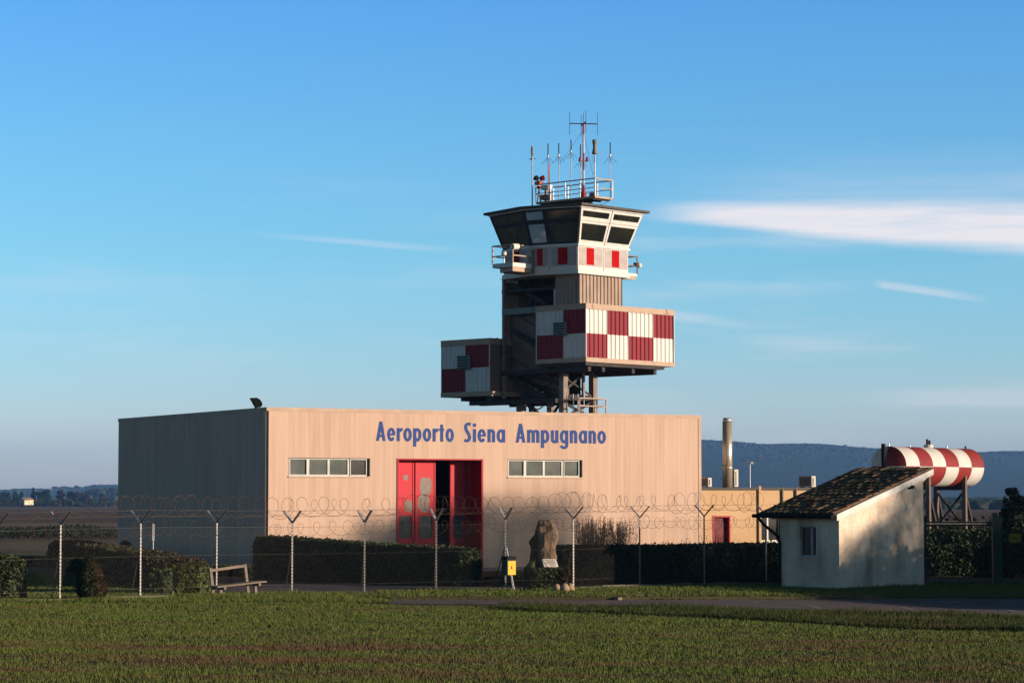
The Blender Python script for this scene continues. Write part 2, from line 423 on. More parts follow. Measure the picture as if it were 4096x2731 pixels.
xs = [-6000, -3000, -1500, -800, -400, -200, -100] + list(range(-60, 61, 10)) + [100, 200, 400, 800, 1500, 3000, 6000]
ys = [-150, 0, 20, 30, 40, 50, 60, 70, 80, 90, 100, 120, 150, 200, 260, 330, 420, 520, 640, 780, 950, 1150, 1400, 1800, 2400, 3200, 4500, 6000, 7400]
g = MB()
g.v = [(x, y, gz(y)) for y in ys for x in xs]
for j in range(len(ys) - 1):
    for i in range(len(xs) - 1):
        a = j * len(xs) + i; g.f.append((a, a + 1, a + 1 + len(xs), a + len(xs))); g.m.append(0)
g.build('ground', ground_material(), kind='structure')

M_road = mat('old asphalt', (0.150, 0.122, 0.124), (0.100, 0.084, 0.084), 1.1, 0.9, bump=0.25, bscale=30)
M_pave = mat('grey pavement', (0.125, 0.105, 0.11), (0.085, 0.072, 0.075), 0.8, 0.9, bump=0.2, bscale=25)
def sheet(name, pts, z, m, h=0.0):
    P = [gnd(px, py) for px, py in pts]
    mb = MB()
    if h: mb.prism([(p.x, p.y) for p in P], 0.0, h)
    else: mb.face([(p.x, p.y, z) for p in P])
    o = mb.build(name, m, kind='structure'); return o, P
sheet('road', [(1250, 2404), (1560, 2413), (2000, 2416), (2700, 2426), (3200, 2436), (3560, 2446), (4300, 2468), (5200, 2500), (5200, 2396), (4096, 2393), (3000, 2390), (2300, 2392), (1500, 2396)], 0.006, M_road)
sheet('pavement', [(640, 2389), (900, 2381), (1400, 2368), (2100, 2364), (2560, 2349), (3150, 2335), (3150, 2327), (2500, 2334), (1930, 2346), (1240, 2332), (1009, 2318), (700, 2300), (640, 2330)], 0.005, M_pave)
# the verge between the fence and the road, a step above the asphalt
M_verge = mat('verge turf', (0.052, 0.056, 0.020), (0.075, 0.055, 0.032), 0.9, 0.95, bump=0.6, bscale=6, stretch=(0.5, 1, 1))
VERGE = [(1560, 2399), (2460, 2399), (2900, 2396), (3500, 2394), (4300, 2394), (5200, 2394), (5200, 2310), (3800, 2318), (3150, 2338), (2560, 2352), (2100, 2367), (1500, 2371)]
sheet('grass_verge', VERGE, 0, M_verge, h=0.075)
# road marks
mk = MB()
for (x0, y0, x1, y1) in ((3241, 2421, 3279, 2433), (3609, 2427, 3657, 2442), (4008, 2433, 4059, 2446), (3846, 2403, 3788, 2412), (3009, 2409, 3032, 2406), (2603, 2418, 2622, 2417), (3392, 2409, 3404, 2407)):
    a = gnd(x0, y0); b = gnd(x1, y1); d = (b - a).normalized(); s = Vector((-d.y, d.x, 0)) * 0.06
    mk = MB(); mk.face([(p.x, p.y, 0.0105) for p in (a - s, b - s, b + s, a + s)])
    mk.build('parking_mark', M_mark, kind='structure')

# kerbs
def kerb(px0, px1, h=0.07, w=0.14, ln=0.9, gapp=0.03, zb=0.0, m=None):
    a = gnd(*px0); b = gnd(*px1); L = (b - a).length; d = (b - a).normalized()
    root = thing('kerb', '', 'kerb', (a.x, a.y, zb), math.atan2(d.y, d.x))
    k = 0; t = 0; rnd = random.Random(int(px0[0]))
    while t < L - 0.1:
        l_ = min(ln, L - t)
        dz = rnd.uniform(-0.02, 0.02)
        mb = MB(); mb.box(t + gapp / 2, t + l_ - gapp / 2, -w / 2 + rnd.uniform(-.015, .015), w / 2, -0.1, h + dz)
        mb.build('kerb_stone', m or M_kerb, root); t += l_
    return root
k_ = kerb((60, 2407), (690, 2391)); k_['label'] = 'pale concrete kerb under the left end of the wire fence, behind the egg shaped bush'
k_ = kerb((2310, 2361), (2990, 2342), zb=0.075, h=0.05); k_['label'] = 'pale kerb stones along the foot of the fence between memorial and shed'
k_ = kerb((2462, 2399.5), (2562, 2394), h=0.09, ln=0.42); k_['label'] = 'two pale broken kerb stones lying at the edge of the road'

# ------------------------------------------------------------------ cladding
def cuts(t0, t1, z0, z1, holes):
    """vertical strips of a wall with the holes taken out: (ta, tb, za, zb)"""
    ts = sorted({t0, t1} | {t for h in holes for t in (h[0], h[1]) if t0 < t < t1}); out_ = []
    for a, b in zip(ts, ts[1:]):
        m_ = (a + b) / 2; zz = [(z0, z1)]
        for h in holes:
            if h[0] < m_ < h[1]:
                nz_ = []
                for p, q in zz:
                    if h[2] > p: nz_.append((p, min(q, h[2])))
                    if h[3] < q: nz_.append((max(p, h[3]), q))
                zz = [w for w in nz_ if w[1] - w[0] > 1e-4]
        out_ += [(a, b, p, q) for p, q in zz]
    return out_
def cladding(parent, t0, t1, z0, z1, pitch, holes, m, side=-1, thick=0.05, sub=4, xform=None, name='wall_panel'):
    """sandwich panels along local x, faces toward local -y*side, each its own part with shallow ribs"""
    t = t0
    while t < t1 - 0.05:
        e = min(t + pitch, t1); g_ = 0.0022
        mb = MB()
        st = (e - t) / sub
        prof = []
        for k in range(sub):
            a = t + k * st; b = a + st
            if k == 0: a += g_
            if k == sub - 1: b -= g_
            prof.append((a + (0.005 if k else 0), b - (0.005 if k < sub - 1 else 0), 0.0))
            if k < sub - 1: prof.append((b - 0.005, b + 0.005, 0.0022))
        for a, b, dp in prof:
            for (p, q, za, zb) in cuts(a, b, z0, z1, holes):
                y = side * (thick - dp)
                mb.face([(p, y, za), (q, y, za), (q, y, zb), (p, y, zb)])
        # edges of the panel, down to the frame behind
        for x_ in (t + g_, e - g_):
            for (p, q, za, zb) in cuts(x_ - 0.001, x_ + 0.001, z0, z1, holes):
                mb.face([(x_, side * thick, za), (x_, 0, za), (x_, 0, zb), (x_, side * thick, zb)])
        if xform is not None: mb.v = [tuple(xform @ Vector(v)) for v in mb.v]
        if mb.f: mb.build(name, m, parent)
        t = e
C0 = gnd(1066, 2297)
HA = 29.0
W1 = Wall(C0, HA)
T1 = W1.hit(2800, 1800)[0]
HH = zrow(C0.y, 1628)
WS = Wall(C0, HA + 90)
TS = WS.hit(478, 1800)[0]
print('hangar', C0, T1, HH, TS)
hangar = thing('hangar', 'large flat roofed beige clad hangar with blue airport lettering and red sliding doors', 'building', (C0.x, C0.y, 0), R(HA))
def wt(px, py): return W1.hit(px, py)
# openings, from survey points on the facade
wa0, wa1 = wt(1150, 1866)[0], wt(1480, 1868)[0]
wb0, wb1 = wt(2026, 1870)[0], wt(2329, 1874)[0]
wz1 = wt(1300, 1829)[1]; wz0 = wt(1300, 1904)[1]
da0, da1 = wt(1585, 2000)[0], wt(1929, 2000)[0]
dz1 = wt(1700, 1833.5)[1]
holes = [(wa0, wa1, wz0, wz1), (wb0, wb1, wz0, wz1), (da0, da1, -1, dz1)]
cladding(hangar, 0.03, T1 - 0.12, 0.0, HH - 0.13, (T1 - 0.15) / 23.0, holes, M_clad)
# side wall: local frame of the hangar, running along +y at x = 0, facing -x
XS = Matrix(((0, 1, 0, 0), (1, 0, 0, 0), (0, 0, 1, 0), (0, 0, 0, 1)))
cladding(hangar, 0.03, TS, 0.0, HH - 0.13, (TS - 0.03) / 15.0, [], M_clad, side=-1, xform=XS)
# structure behind the panels: slabs with the openings left free
mb = MB()
for (a, b, p, q) in cuts(0.0, T1, 0.0, HH - 0.14, holes): mb.box(a, b, 0.012, 0.20, p, q)
mb.box(0.012, 0.2, 0.2, TS, 0, HH - 0.14); mb.box(T1 - 0.2, T1 - 0.0, 0.2, TS, 0, HH - 0.14); mb.box(0.2, T1 - .2, TS - 0.2, TS, 0, HH - 0.14)
mb.build('wall_core', M_cladtrim, hangar)
MB().box(0.2, T1 - 0.2, 0.2, TS - 0.2, HH - 0.45, HH - 0.35).build('roof', M_roofing, hangar)
mb = MB()
mb.box(-0.06, T1 + 0.02, -0.065, 0.22, HH - 0.13, HH); mb.box(-0.062, 0.22, 0.222, TS + .05, HH - 0.13, HH)
mb.box(T1 - 0.2, T1 + 0.02, 0.222, TS, HH - 0.13, HH); mb.box(0.22, T1 - .2, TS - 0.2, TS + 0.05, HH - 0.13, HH)
mb.build('parapet_cap', M_cladtrim, hangar)
MB().box(T1 - 0.115, T1 + 0.02, -0.066, 0.011, 0.0, HH - 0.132).build('corner_trim', M_cladtrim, hangar)
MB().box(0.02, T1 - .12, -0.075, -0.0515, 0.0, 0.14).box(-0.075, -0.0515, 0.0, TS, 0.0, 0.14).build('plinth', M_steelpaint, hangar)
def strip_window(x0, x1, panes):
    fr = MB(); d = 0.10
    fr.box(x0, x1, -0.085, 0.02, wz0 - 0.05, wz0 - 0.001, 0)             # ledge
    fr.box(x0 - 0.0, x0 + 0.04, -0.051, d, wz0, wz1, 1); fr.box(x1 - 0.03, x1, -0.051, d, wz0, wz1, 1); fr.box(x0 + .04, x1 - .03, -0.051, d, wz1 - 0.025, wz1, 1)
    o = fr.build('window', [M_cladtrim, M_reveal], hangar)
    xa = panes[0][0]; xb = panes[-1][1]; za = wz0 + 0.06; zb = wz1 - 0.075
    f = MB(); y0, y1 = 0.045, 0.10
    f.box(x0 + 0.041, x1 - .10, y0, y1, wz0 + 0.001, za); f.box(x0 + 0.041, x1 - .10, y0, y1, zb, wz1 - 0.03)
    edges = [x0 + 0.041] + [v for p in panes for v in p] + [x1 - 0.10]
    for k in range(0, len(edges), 2):
        f.box(edges[k], edges[k + 1], y0 - 0.004, y1 + 0.003, za + .0005, zb - .0005)
    for k, (p, q) in enumerate(panes):
        if k in (0, 3):                                                    # opening sashes stand proud
            f.box(p - 0.03, p, y0 - 0.03, y0 - 0.005, za, zb); f.box(q, q + 0.03, y0 - 0.03, y0 - 0.005, za, zb)
            f.box(p - .03, q + .03, y0 - .03, y0 - .005, za - 0.03, za - .0005); f.box(p - .03, q + .03, y0 - .03, y0 - .005, zb + .0005, zb + 0.03)
    f.build('frame', M_winwhite, o)
    for k, (p, q) in enumerate(panes):
        gl = MB(); gl.box(p, q, 0.07, 0.078, za, zb); gl.build('pane', M_glassdk if (k == 3 and x0 < 6) else M_glass, o)
def pn(lst, y): return [(wt(a, y)[0], wt(b, y)[0]) for a, b in lst]
strip_window(wa0, wa1, pn([(1161.5, 1227), (1239, 1312), (1320.5, 1392), (1404, 1465)], 1866))
strip_window(wb0, wb1, pn([(2036, 2095.6), (2107, 2173), (2181, 2247.5), (2258, 2315)], 1872))

# big door: red frame, two left leaves on the near track, two right leaves on the far track
mb = MB(); mb.box(da0, da0 + 0.06, -0.08, 1.2, 0, dz1); mb.box(da1 - 0.07, da1, -0.08, 1.3, 0, dz1 - .001); mb.box(da0 + .06, da1 - .07, -0.06, 1.3, dz1 - 0.05, dz1)
mb.build('door_frame', M_redtrim, hangar)
def leaf(x0, x1, y, win, name='sliding_door', patches=()):
    wz_a, wz_b = zrow(93, 2152) , zrow(93, 2064)
    mb = MB()
    hs_ = [(w[0], w[1], wz_a, wz_b) for w in win]
    for (a, b, p, q) in cuts(x0, x1, 0.03, dz1 - 0.07, hs_): mb.box(a, b, y, y + 0.06, p, q)
    for xx in (x0 + 0.02, x1 - 0.06):
        mb.box(xx, xx + 0.035, y - 0.02, y - 0.001, 0.04, dz1 - 0.08)
    o = mb.build(name, M_red, hangar)
    for w in win:
        r = 0.09; a, b = w; pts = []
        for (cx, cz, s) in ((b - r, wz_b - r, 0), (a + r, wz_b - r, 90), (a + r, wz_a + r, 180), (b - r, wz_a + r, 270)):
            for k in range(5):
                t = R(s + k * 22.5); pts.append((cx + r * math.cos(t), cz + r * math.sin(t)))
        gl = MB(); i = len(gl.v); gl.face([(p[0], y + 0.03, p[1]) for p in pts][::-1]); gl.build('door_window', M_glass, o)
        fr = MB(); n_ = len(pts)
        cx, cz = (a + b) / 2, (wz_a + wz_b) / 2
        for k in range(n_):
            p, q = pts[k], pts[(k + 1) % n_]
            P2 = (cx + (p[0] - cx) * 1.12, cz + (p[1] - cz) * 1.07); Q2 = (cx + (q[0] - cx) * 1.12, cz + (q[1] - cz) * 1.07)
            fr.face([(p[0], y - 0.012, p[1]), (q[0], y - 0.012, q[1]), (Q2[0], y - 0.012, Q2[1]), (P2[0], y - 0.012, P2[1])])
            fr.face([(p[0], y - 0.012, p[1]), (p[0], y + .03, p[1]), (q[0], y + .03, q[1]), (q[0], y - 0.012, q[1])])
        fr.build('window_seal', M_redtrim, o)
    rnd = random.Random(5)
    for (pa, pb, pc, pd) in patches:
        mb2 = MB(); pts = []
        cx, cz = (pa + pb) / 2, (pc + pd) / 2
        for k in range(26):
            t = 2 * math.pi * k / 26; rr = 1 + rnd.uniform(-.10, .10)
            pts.append((cx + (pb - pa) / 2 * rr * math.copysign(abs(math.cos(t)) ** .7, math.cos(t)), y - 0.004, cz + (pd - pc) / 2 * rr * math.copysign(abs(math.sin(t)) ** .7, math.sin(t))))
        mb2.face(pts[::-1]); mb2.build('worn_patch', M_patch, o)
    return o
xl = [wt(p, 2000)[0] for p in (1589, 1656, 1659, 1742, 1799, 1860, 1863, 1921)]
xw = [wt(p, 2100)[0] for p in (1597, 1646, 1677, 1730, 1812, 1853, 1872, 1915)]
yl = 0.42; yr = 0.72
# the leaves stand back from the facade, so their edges are carried back along the lines of sight
def carry(px, y):
    w = Wall(C0 - W1.n * y, HA); return w.hit(px, 2000)[0]
xl = [carry(p, yl) for p in (1589, 1656, 1659, 1742)] + [carry(p, yr) for p in (1799, 1860, 1863, 1925)]
xw = [carry(p, yl) for p in (1597, 1646, 1677, 1730)] + [carry(p, yr) for p in (1812, 1853, 1872, 1915)]
zp1, zp2 = zrow(93, 2045), zrow(93, 1908)
leaf(xl[0], xl[1], yl, [(xw[0], xw[1])], patches=((carry(1612, yl), carry(1632, yl), zrow(93, 1920), zrow(93, 1898)), (carry(1618, yl), carry(1650, yl), zrow(93, 2048), zrow(93, 2000))))
leaf(xl[2], xl[3], yl, [(xw[2], xw[3])], patches=((carry(1678, yl), carry(1725, yl), zrow(93, 1982), zp2), (carry(1673, yl), carry(1718, yl), zrow(93, 2050), zrow(93, 1975))))
leaf(xl[4], xl[5], yr, [(xw[4], xw[5])]); leaf(xl[6], xl[7], yr, [(xw[6], xw[7])])
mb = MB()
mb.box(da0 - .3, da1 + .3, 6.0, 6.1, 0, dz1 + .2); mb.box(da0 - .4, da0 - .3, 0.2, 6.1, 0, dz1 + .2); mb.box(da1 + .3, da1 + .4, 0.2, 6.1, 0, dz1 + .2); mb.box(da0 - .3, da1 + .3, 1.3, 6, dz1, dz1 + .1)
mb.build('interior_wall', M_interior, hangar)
# lettering: each letter a part, built from strokes
SW = 0.162
def ring(mb, cx, cy, rx, ry, w, y, a0=0, a1=360, n=28, d=0.001):
    k0 = 0; steps = max(4, int(n * (a1 - a0) / 360)); prev = None
    for k in range(steps + 1):
        t = R(a0 + (a1 - a0) * k / steps)
        o_ = (cx + rx * math.cos(t), cy + ry * math.sin(t)); i_ = (cx + (rx - w) * math.cos(t), cy + (ry - w * .95) * math.sin(t))
        if prev:
            (po, pi) = prev
            F_ = [(po[0], y, po[1]), (o_[0], y, o_[1]), (i_[0], y, i_[1]), (pi[0], y, pi[1])]
            mb.face(F_); mb.face([(po[0], y, po[1]), (po[0], y + d, po[1]), (o_[0], y + d, o_[1]), (o_[0], y, o_[1])]); mb.face([(pi[0], y, pi[1]), (pi[0], y + d, pi[1]), (i_[0], y + d, i_[1]), (i_[0], y, i_[1])])
        prev = (o_, i_)
def bar(mb, x0, z0, x1, z1, y, w=SW, d=0.001):
    """slanted or straight stem; ends cut level"""
    h = w / 2 if abs(x1 - x0) < 1e-6 else w / 2 * math.hypot(x1 - x0, z1 - z0) / abs(z1 - z0)
    P_ = [(x0 - h, z0), (x0 + h, z0), (x1 + h, z1), (x1 - h, z1)]
    mb.face([(p[0], y, p[1]) for p in P_])
    for k in range(4):
        p, q = P_[k], P_[(k + 1) % 4]; mb.face([(p[0], y, p[1]), (p[0], y + d, p[1]), (q[0], y + d, q[1]), (q[0], y, q[1])])
def hb(mb, x0, x1, z0, z1, y):
    mb.box(x0, x1, y, y + 0.001, z0, z1)
XH = 0.68
def glyph(ch):
    m_ = MB(); y = 0.0; w = SW
    def Y(k): return -0.0012 * k
    if ch == 'A':
        W = 0.52; bar(m_, w * .54, 0, W / 2, 1.0, Y(0), w * .95); bar(m_, W - w * .54, 0, W / 2, 1.0, Y(1), w * .95); hb(m_, 0.13, W - 0.13, 0.20, 0.32, Y(2)); hb(m_, W / 2 - .075, W / 2 + .075, .86, 1.0, Y(3))
    elif ch == 'o':
        W = 0.45; ring(m_, W / 2, XH / 2, W / 2, XH / 2 + .012, w, Y(0))
    elif ch == 'e':
        W = 0.43; ring(m_, W / 2, XH / 2, W / 2, XH / 2 + .012, w, Y(0), 0, 325); hb(m_, .1, W - .01, XH / 2 - .045, XH / 2 + .055, Y(1))
    elif ch in 'pga':
        W = 0.44; ring(m_, W / 2, XH / 2, W / 2, XH / 2 + .012, w, Y(0))
        if ch == 'p': bar(m_, w / 2, -0.27, w / 2, XH, Y(1))
        elif ch == 'a': bar(m_, W - w / 2, 0, W - w / 2, XH, Y(1))
        else:
            bar(m_, W - w / 2, -0.12, W - w / 2, XH, Y(1)); ring(m_, W / 2 - .005, -0.115, W / 2 - .003, 0.205, w * .95, Y(2), 185, 360)
    elif ch == 'r':
        W = 0.28; bar(m_, w / 2, 0, w / 2, XH, Y(0)); ring(m_, W + .02, XH - .23, .225, .24, w, Y(1), 85, 165)
    elif ch == 't':
        W = 0.27; bar(m_, W / 2, 0, W / 2, 0.89, Y(0)); hb(m_, 0, W, XH - .125, XH, Y(1))
    elif ch == 'i':
        W = w; bar(m_, w / 2, 0, w / 2, XH, Y(0)); ring(m_, w / 2, .885, w / 2 + .012, w / 2 + .015, w / 2 + .01, Y(0))
    elif ch == 'n' or ch == 'u':
        W = 0.39; bar(m_, w / 2, 0 if ch == 'n' else .2, w / 2, XH if ch == 'u' else XH, Y(0)); bar(m_, W - w / 2, 0, W - w / 2, XH - .17 if ch == 'n' else XH, Y(1))
        if ch == 'n': ring(m_, W / 2 + .012, XH - .19, W / 2 - .012, .205, w, Y(2), 0, 150)
        else: ring(m_, W / 2, .19, W / 2, .205, w, Y(2), 180, 335)
    elif ch == 'm':
        W = 0.63; bar(m_, w / 2, 0, w / 2, XH, Y(0)); bar(m_, W / 2, 0, W / 2, XH - .15, Y(1)); bar(m_, W - w / 2, 0, W - w / 2, XH - .15, Y(2))
        ring(m_, W * .27 + .01, XH - .16, W * .27 - .01 + w * .25, .175, w, Y(3), 0, 150); ring(m_, W * .73, XH - .16, W * .27, .175, w, Y(4), 0, 150)
    elif ch == 'S':
        W = 0.38; pts = [(.355, .80), (.34, .90), (.27, .945), (.19, .945), (.105, .87), (.085, .76), (.12, .62), (.20, .48), (.265, .36), (.285, .25), (.265, .13), (.19, .06), (.11, .06), (.025, .10)]
        pts = pts[1:]
        prev = None
        for k, p in enumerate(pts):
            a = pts[max(k - 1, 0)]; b = pts[min(k + 1, len(pts) - 1)]; dx, dz = b[0] - a[0], b[1] - a[1]; l_ = math.hypot(dx, dz); nx, nz_ = -dz / l_ * w / 2, dx / l_ * w / 2
            cur = ((p[0] + nx, p[1] + nz_), (p[0] - nx, p[1] - nz_))
            if prev: m_.face([(prev[0][0], 0, prev[0][1]), (cur[0][0], 0, cur[0][1]), (cur[1][0], 0, cur[1][1]), (prev[1][0], 0, prev[1][1])])
            prev = cur
    return m_, W
glyphs = {}
def word(txt, px0, px1, pyb, capz):
    x0 = wt(px0, pyb)[0]; x1 = wt(px1, pyb)[0]
    ws = [glyphs.setdefault(c, (lambda g_: (g_[0].mesh('letter', M_letter), g_[1]))(glyph(c)))[1] for c in txt]
    gap_ = 0.075; tot = sum(ws) + gap_ * (len(txt) - 1); k = (x1 - x0) / tot; x = x0
    for c, w in zip(txt, ws):
        o = bpy.data.objects.new('letter', glyphs[c][0]); COL.objects.link(o); o.parent = hangar
        o.location = (x, -0.0575, BASEZ); o.scale = (k, 1.0, capz); x += (w + gap_) * k
BASEZ = wt(1520, 1763)[1]
CAPZ = wt(1520, 1685)[1] - BASEZ
word('Aeroporto', 1501, 1813, 1770, CAPZ); word('Siena', 1853, 2018, 1770, CAPZ); word('Ampugnano', 2059, 2421, 1775, CAPZ)

fl = at(1024, 1632, C0.y + 1.0)
flood = thing('floodlight', 'black floodlight tilted up on the roof edge at the hangar corner', 'floodlight', (fl.x, fl.y, HH - 0.01), R(5))
mb = MB(); Mx = Matrix.Identity(4)
prof = [(-.23, .35), (-.20, .38), (.04, .385), (.15, .32), (.23, .20), (.22, .10), (.14, .04), (-.05, .04)]
i = len(mb.v)
for s_ in (-.17, .17): mb.v += [tuple(Mx @ Vector((p[0], s_, p[1]))) for p in prof]
n_ = len(prof); mb.f += [tuple(range(n_)), tuple(range(n_, 2 * n_))[::-1]] + [(k, (k + 1) % n_, n_ + (k + 1) % n_, n_ + k) for k in range(n_)]; mb.m += [0] * (n_ + 2)
mb.build('lamp_housing', M_black, flood)
MB().box(-.05, .05, -.2, -.175, -.02, .22).box(-.05, .05, .175, .2, -.02, .22).box(-.06, .06, -.2, .2, -.015, .012).build('bracket', M_black, flood)

# ------------------------------------------------------------------ annex
C1 = C0 + W1.d * T1 - W1.n * 0.35
WA = Wall(C1, HA); AT = WA.hit(3420, 2000)[0]; AZ1 = zrow(C1.y + 1, 1949)
annex = thing('annex', 'low ochre rendered building with flat roof and red door with painted shade beside the hangar', 'building', (C1.x, C1.y, 0), R(HA))
d0, d1 = WA.hit(2851, 2100)[0], WA.hit(2921, 2100)[0]; dzt = WA.hit(2886, 2062)[1]
v0, v1 = WA.hit(3043, 2100)[0], WA.hit(3130, 2100)[0]; vz1 = WA.hit(3060, 2063)[1]; vz0 = WA.hit(3060, 2166)[1]
hl = [(d0, d1, -1, dzt), (v0, v1, vz0, vz1)]
mb = MB()
for (a, b, p, q) in cuts(0.03, AT, 0, AZ1 - 0.1, hl): mb.box(a, b, 0.0, 0.25, p, q)
mb.box(AT - .25, AT, 0.25, 9, 0, AZ1 - .1); mb.box(0.03, AT, 9, 9.2, 0, AZ1 - .1)
mb.build('wall', M_orange, annex)
MB().box(0.03, AT + .05, -0.07, 9.2, AZ1 - 0.099, AZ1).build('roof', M_roofing, annex)
dd = MB(); dd.box(d0 + .06, d1 - .06, 0.17, 0.21, 0.02, dzt - .06); dd.box(d0 + .14, d1 - .14, 0.155, 0.169, 0.3, dzt - .25)
do = dd.build('door', M_redshade, annex)
MB().box(d0, d0 + .06, -0.02, 0.22, 0, dzt).box(d1 - .06, d1, -0.02, .22, 0, dzt).box(d0 + .06, d1 - .06, -0.02, .22, dzt - .06, dzt).build('door_frame', M_redtrim, annex)
MB().box(d1 - .16, d1 - .10, 0.10, 0.154, 1.0, 1.12).build('handle', M_black, do)
wo = MB().box(v0, v1, -0.05, 0.1, vz0 - .06, vz0 - .001).build('window', M_white, annex)
vm = WA.hit(3076, 2100)[0]
MB().box(v0, v1, .10, .14, vz0, vz0 + .07).box(v0, v1, .10, .14, vz1 - .05, vz1).box(v0, v0 + .04, .099, .141, vz0 + .07, vz1 - .05).box(vm - .035, vm + .035, .098, .142, vz0 + .07, vz1 - .05).build('frame', M_winwhite, wo)
MB().box(v0 + .04, vm - .035, .118, .124, vz0 + .07, vz1 - .05).build('pane', M_glassdk, wo)
MB().box(vm + .035, v1 - .02, .118, .124, vz0 + .07, vz1 - .05).build('pane', M_glassdk, wo)
p0_ = WA.hit(3031, 2000)[0]
MB().box(p0_ - .0, p0_ + .11, -0.09, -0.002, 0, AZ1 + .06).build('pilaster', M_orange, annex)
for px in (3127, 3181):
    q = WA.hit(px, 1980)[0]; MB().tube([(q, -.06, 0), (q, -.06, AZ1 + .02)], .04, 8).build('downpipe', M_steelpaint, annex)

def ac_unit(label, px, py_top, py_bot, Y, w, dpt):
    b = at(px, py_bot, Y); h = zrow(Y, py_top) - AZ1
    t = thing('air_conditioner', label, 'air conditioner', (b.x, b.y, AZ1), R(46), 'air conditioners on the flat roof')
    MB().box(0, dpt, 0, w, 0.04, h).build('housing', M_acwhite, t)
    mb = MB()
    mb.box(-0.012, -0.002, .04, w - .04, .08, h - .04); mb.build('shade_panel', M_acshade, t)  # dark plate paints in the shade of the side turned from the sun
    mb = MB(); n_ = max(4, int(h / .09))
    for k in range(n_):
        z = .09 + (h - .15) * k / n_
        mb.box(dpt * .15, dpt * .5, -0.006, -0.001, z, z + .045)
    mb.build('grille', M_black, t)
    MB().box(.02, dpt - .02, .05, .12, 0, .04).box(.02, dpt - .02, w - .12, w - .05, 0, .04).build('feet', M_steeldk, t)
ac_unit('small air conditioner with a painted shade side on the annex roof touching the hangar wall', 2833, 1910, 1942, C1.y + 1.5, .75, .22)
ac_unit('tall narrow white air conditioner beside the steel flue', 2938, 1877, 1942, C1.y + 2.0, .30, .25)
ac_unit('air conditioner with painted shade front and slotted white side behind the shed roof', 3247, 1903, 1947, C1.y + 3.2, .66, .27)
b = at(2910, 1942, C1.y + 1.8); s_ = b.y / FPX
flue = thing('chimney_flue', 'tall shiny steel flue standing on the annex roof', 'chimney', (b.x, b.y, AZ1))
ht = zrow(b.y, 1671) - AZ1; r_ = 19.5 * s_
MB().lathe((0, 0, 0), [(r_, 0), (r_, ht - .17)], 32).build('pipe', M_chrome, flue, smooth=True)
MB().lathe((0, 0, 0), [(r_, ht - .169), (r_ * .8, ht), (r_ * .72, ht), (r_ * .72, ht - .1)], 32).build('cap', M_steel, flue, smooth=True)
for py in (1784, 1872):
    z = zrow(b.y, py) - AZ1; MB().lathe((0, 0, 0), [(r_ + .002, z), (r_ + .012, z + .01), (r_ + .012, z + .04), (r_ + .002, z + .05)], 32).build('joint_band', M_chrome, flue)
b = at(3001, 1944, C1.y + 2.4)
ant = thing('roof_antenna', 'thin mast with small white box on the annex roof', 'antenna', (b.x, b.y, AZ1))
ha = zrow(b.y, 1850) - AZ1
MB().tube([(0, 0, 0), (0, 0, ha)], .012, 6).build('mast', M_steel, ant)
MB().box(.02, .13, -.05, .05, ha - .05, ha + .04).build('receiver_box', M_white, ant)
MB().tube([(-.1, 0, ha - .12), (-.1, 0, ha + .1), (-.02, 0, ha + .13)], .008, 5).tube([(-.1, 0, ha - .12), (0, 0, ha - .12)], .008, 5).build('element', M_steel, ant)

# vehicle in the gloom behind the doors
vp = C0 + W1.d * (wt(1776, 2000)[0] + .6) - W1.n * 2.6
van = thing('parked_vehicle', 'dull blue vehicle standing in the dark gap between the red doors', 'vehicle', (vp.x, vp.y, 0), R(HA))
M_vblue = mat('dull blue paint', (0.07, 0.10, 0.17), None, 2, 0.5)
mb = MB(); mb.prism([(-.85, 0), (.85, 0), (.85, 3.0), (-.85, 3.0)], .3, 1.15); mb.prism([(-.75, .3), (.75, .3), (.75, 2.8), (-.75, 2.8)], 1.151, 1.75)
mb.build('body', M_vblue, van)
MB().box(-.65, .65, .27, .298, 1.2, 1.65).build('windscreen', M_glassdk, van)
MB().box(-.85, .85, -.08, -.002, .32, .5).build('bumper', M_black, van)
for sx in (-1, 1):
    MB().tube([(sx * .86, .6, .32), (sx * .68, .6, .32)], .32, 14).build('wheel', M_black, van)
    MB().box(sx * .6 - .14, sx * .6 + .14, -.02, -.003, .7, .88).build('headlight', M_winwhite, van)

# ------------------------------------------------------------------ control tower
TA = 46.7
O = at(2344, 1330, 114.0); O.z = 0
e1 = Vector((math.cos(R(TA)), math.sin(R(TA)), 0)); e2 = Vector((-math.sin(R(TA)), math.cos(R(TA)), 0))
def A_(px, b, py=1300): return Wall(O + e2 * b, TA).hit(px, py)[0]
def B_(px, a, py=1300): return Wall(O + e1 * a, TA + 90).hit(px, py)[0]
def Z_(a, b, py): return zrow((O + e1 * a + e2 * b).y, py)
tower = thing('control_tower', 'control tower of stacked red and white checkered containers with a glazed cab and antennas', 'control tower', (O.x, O.y, 0), R(TA))

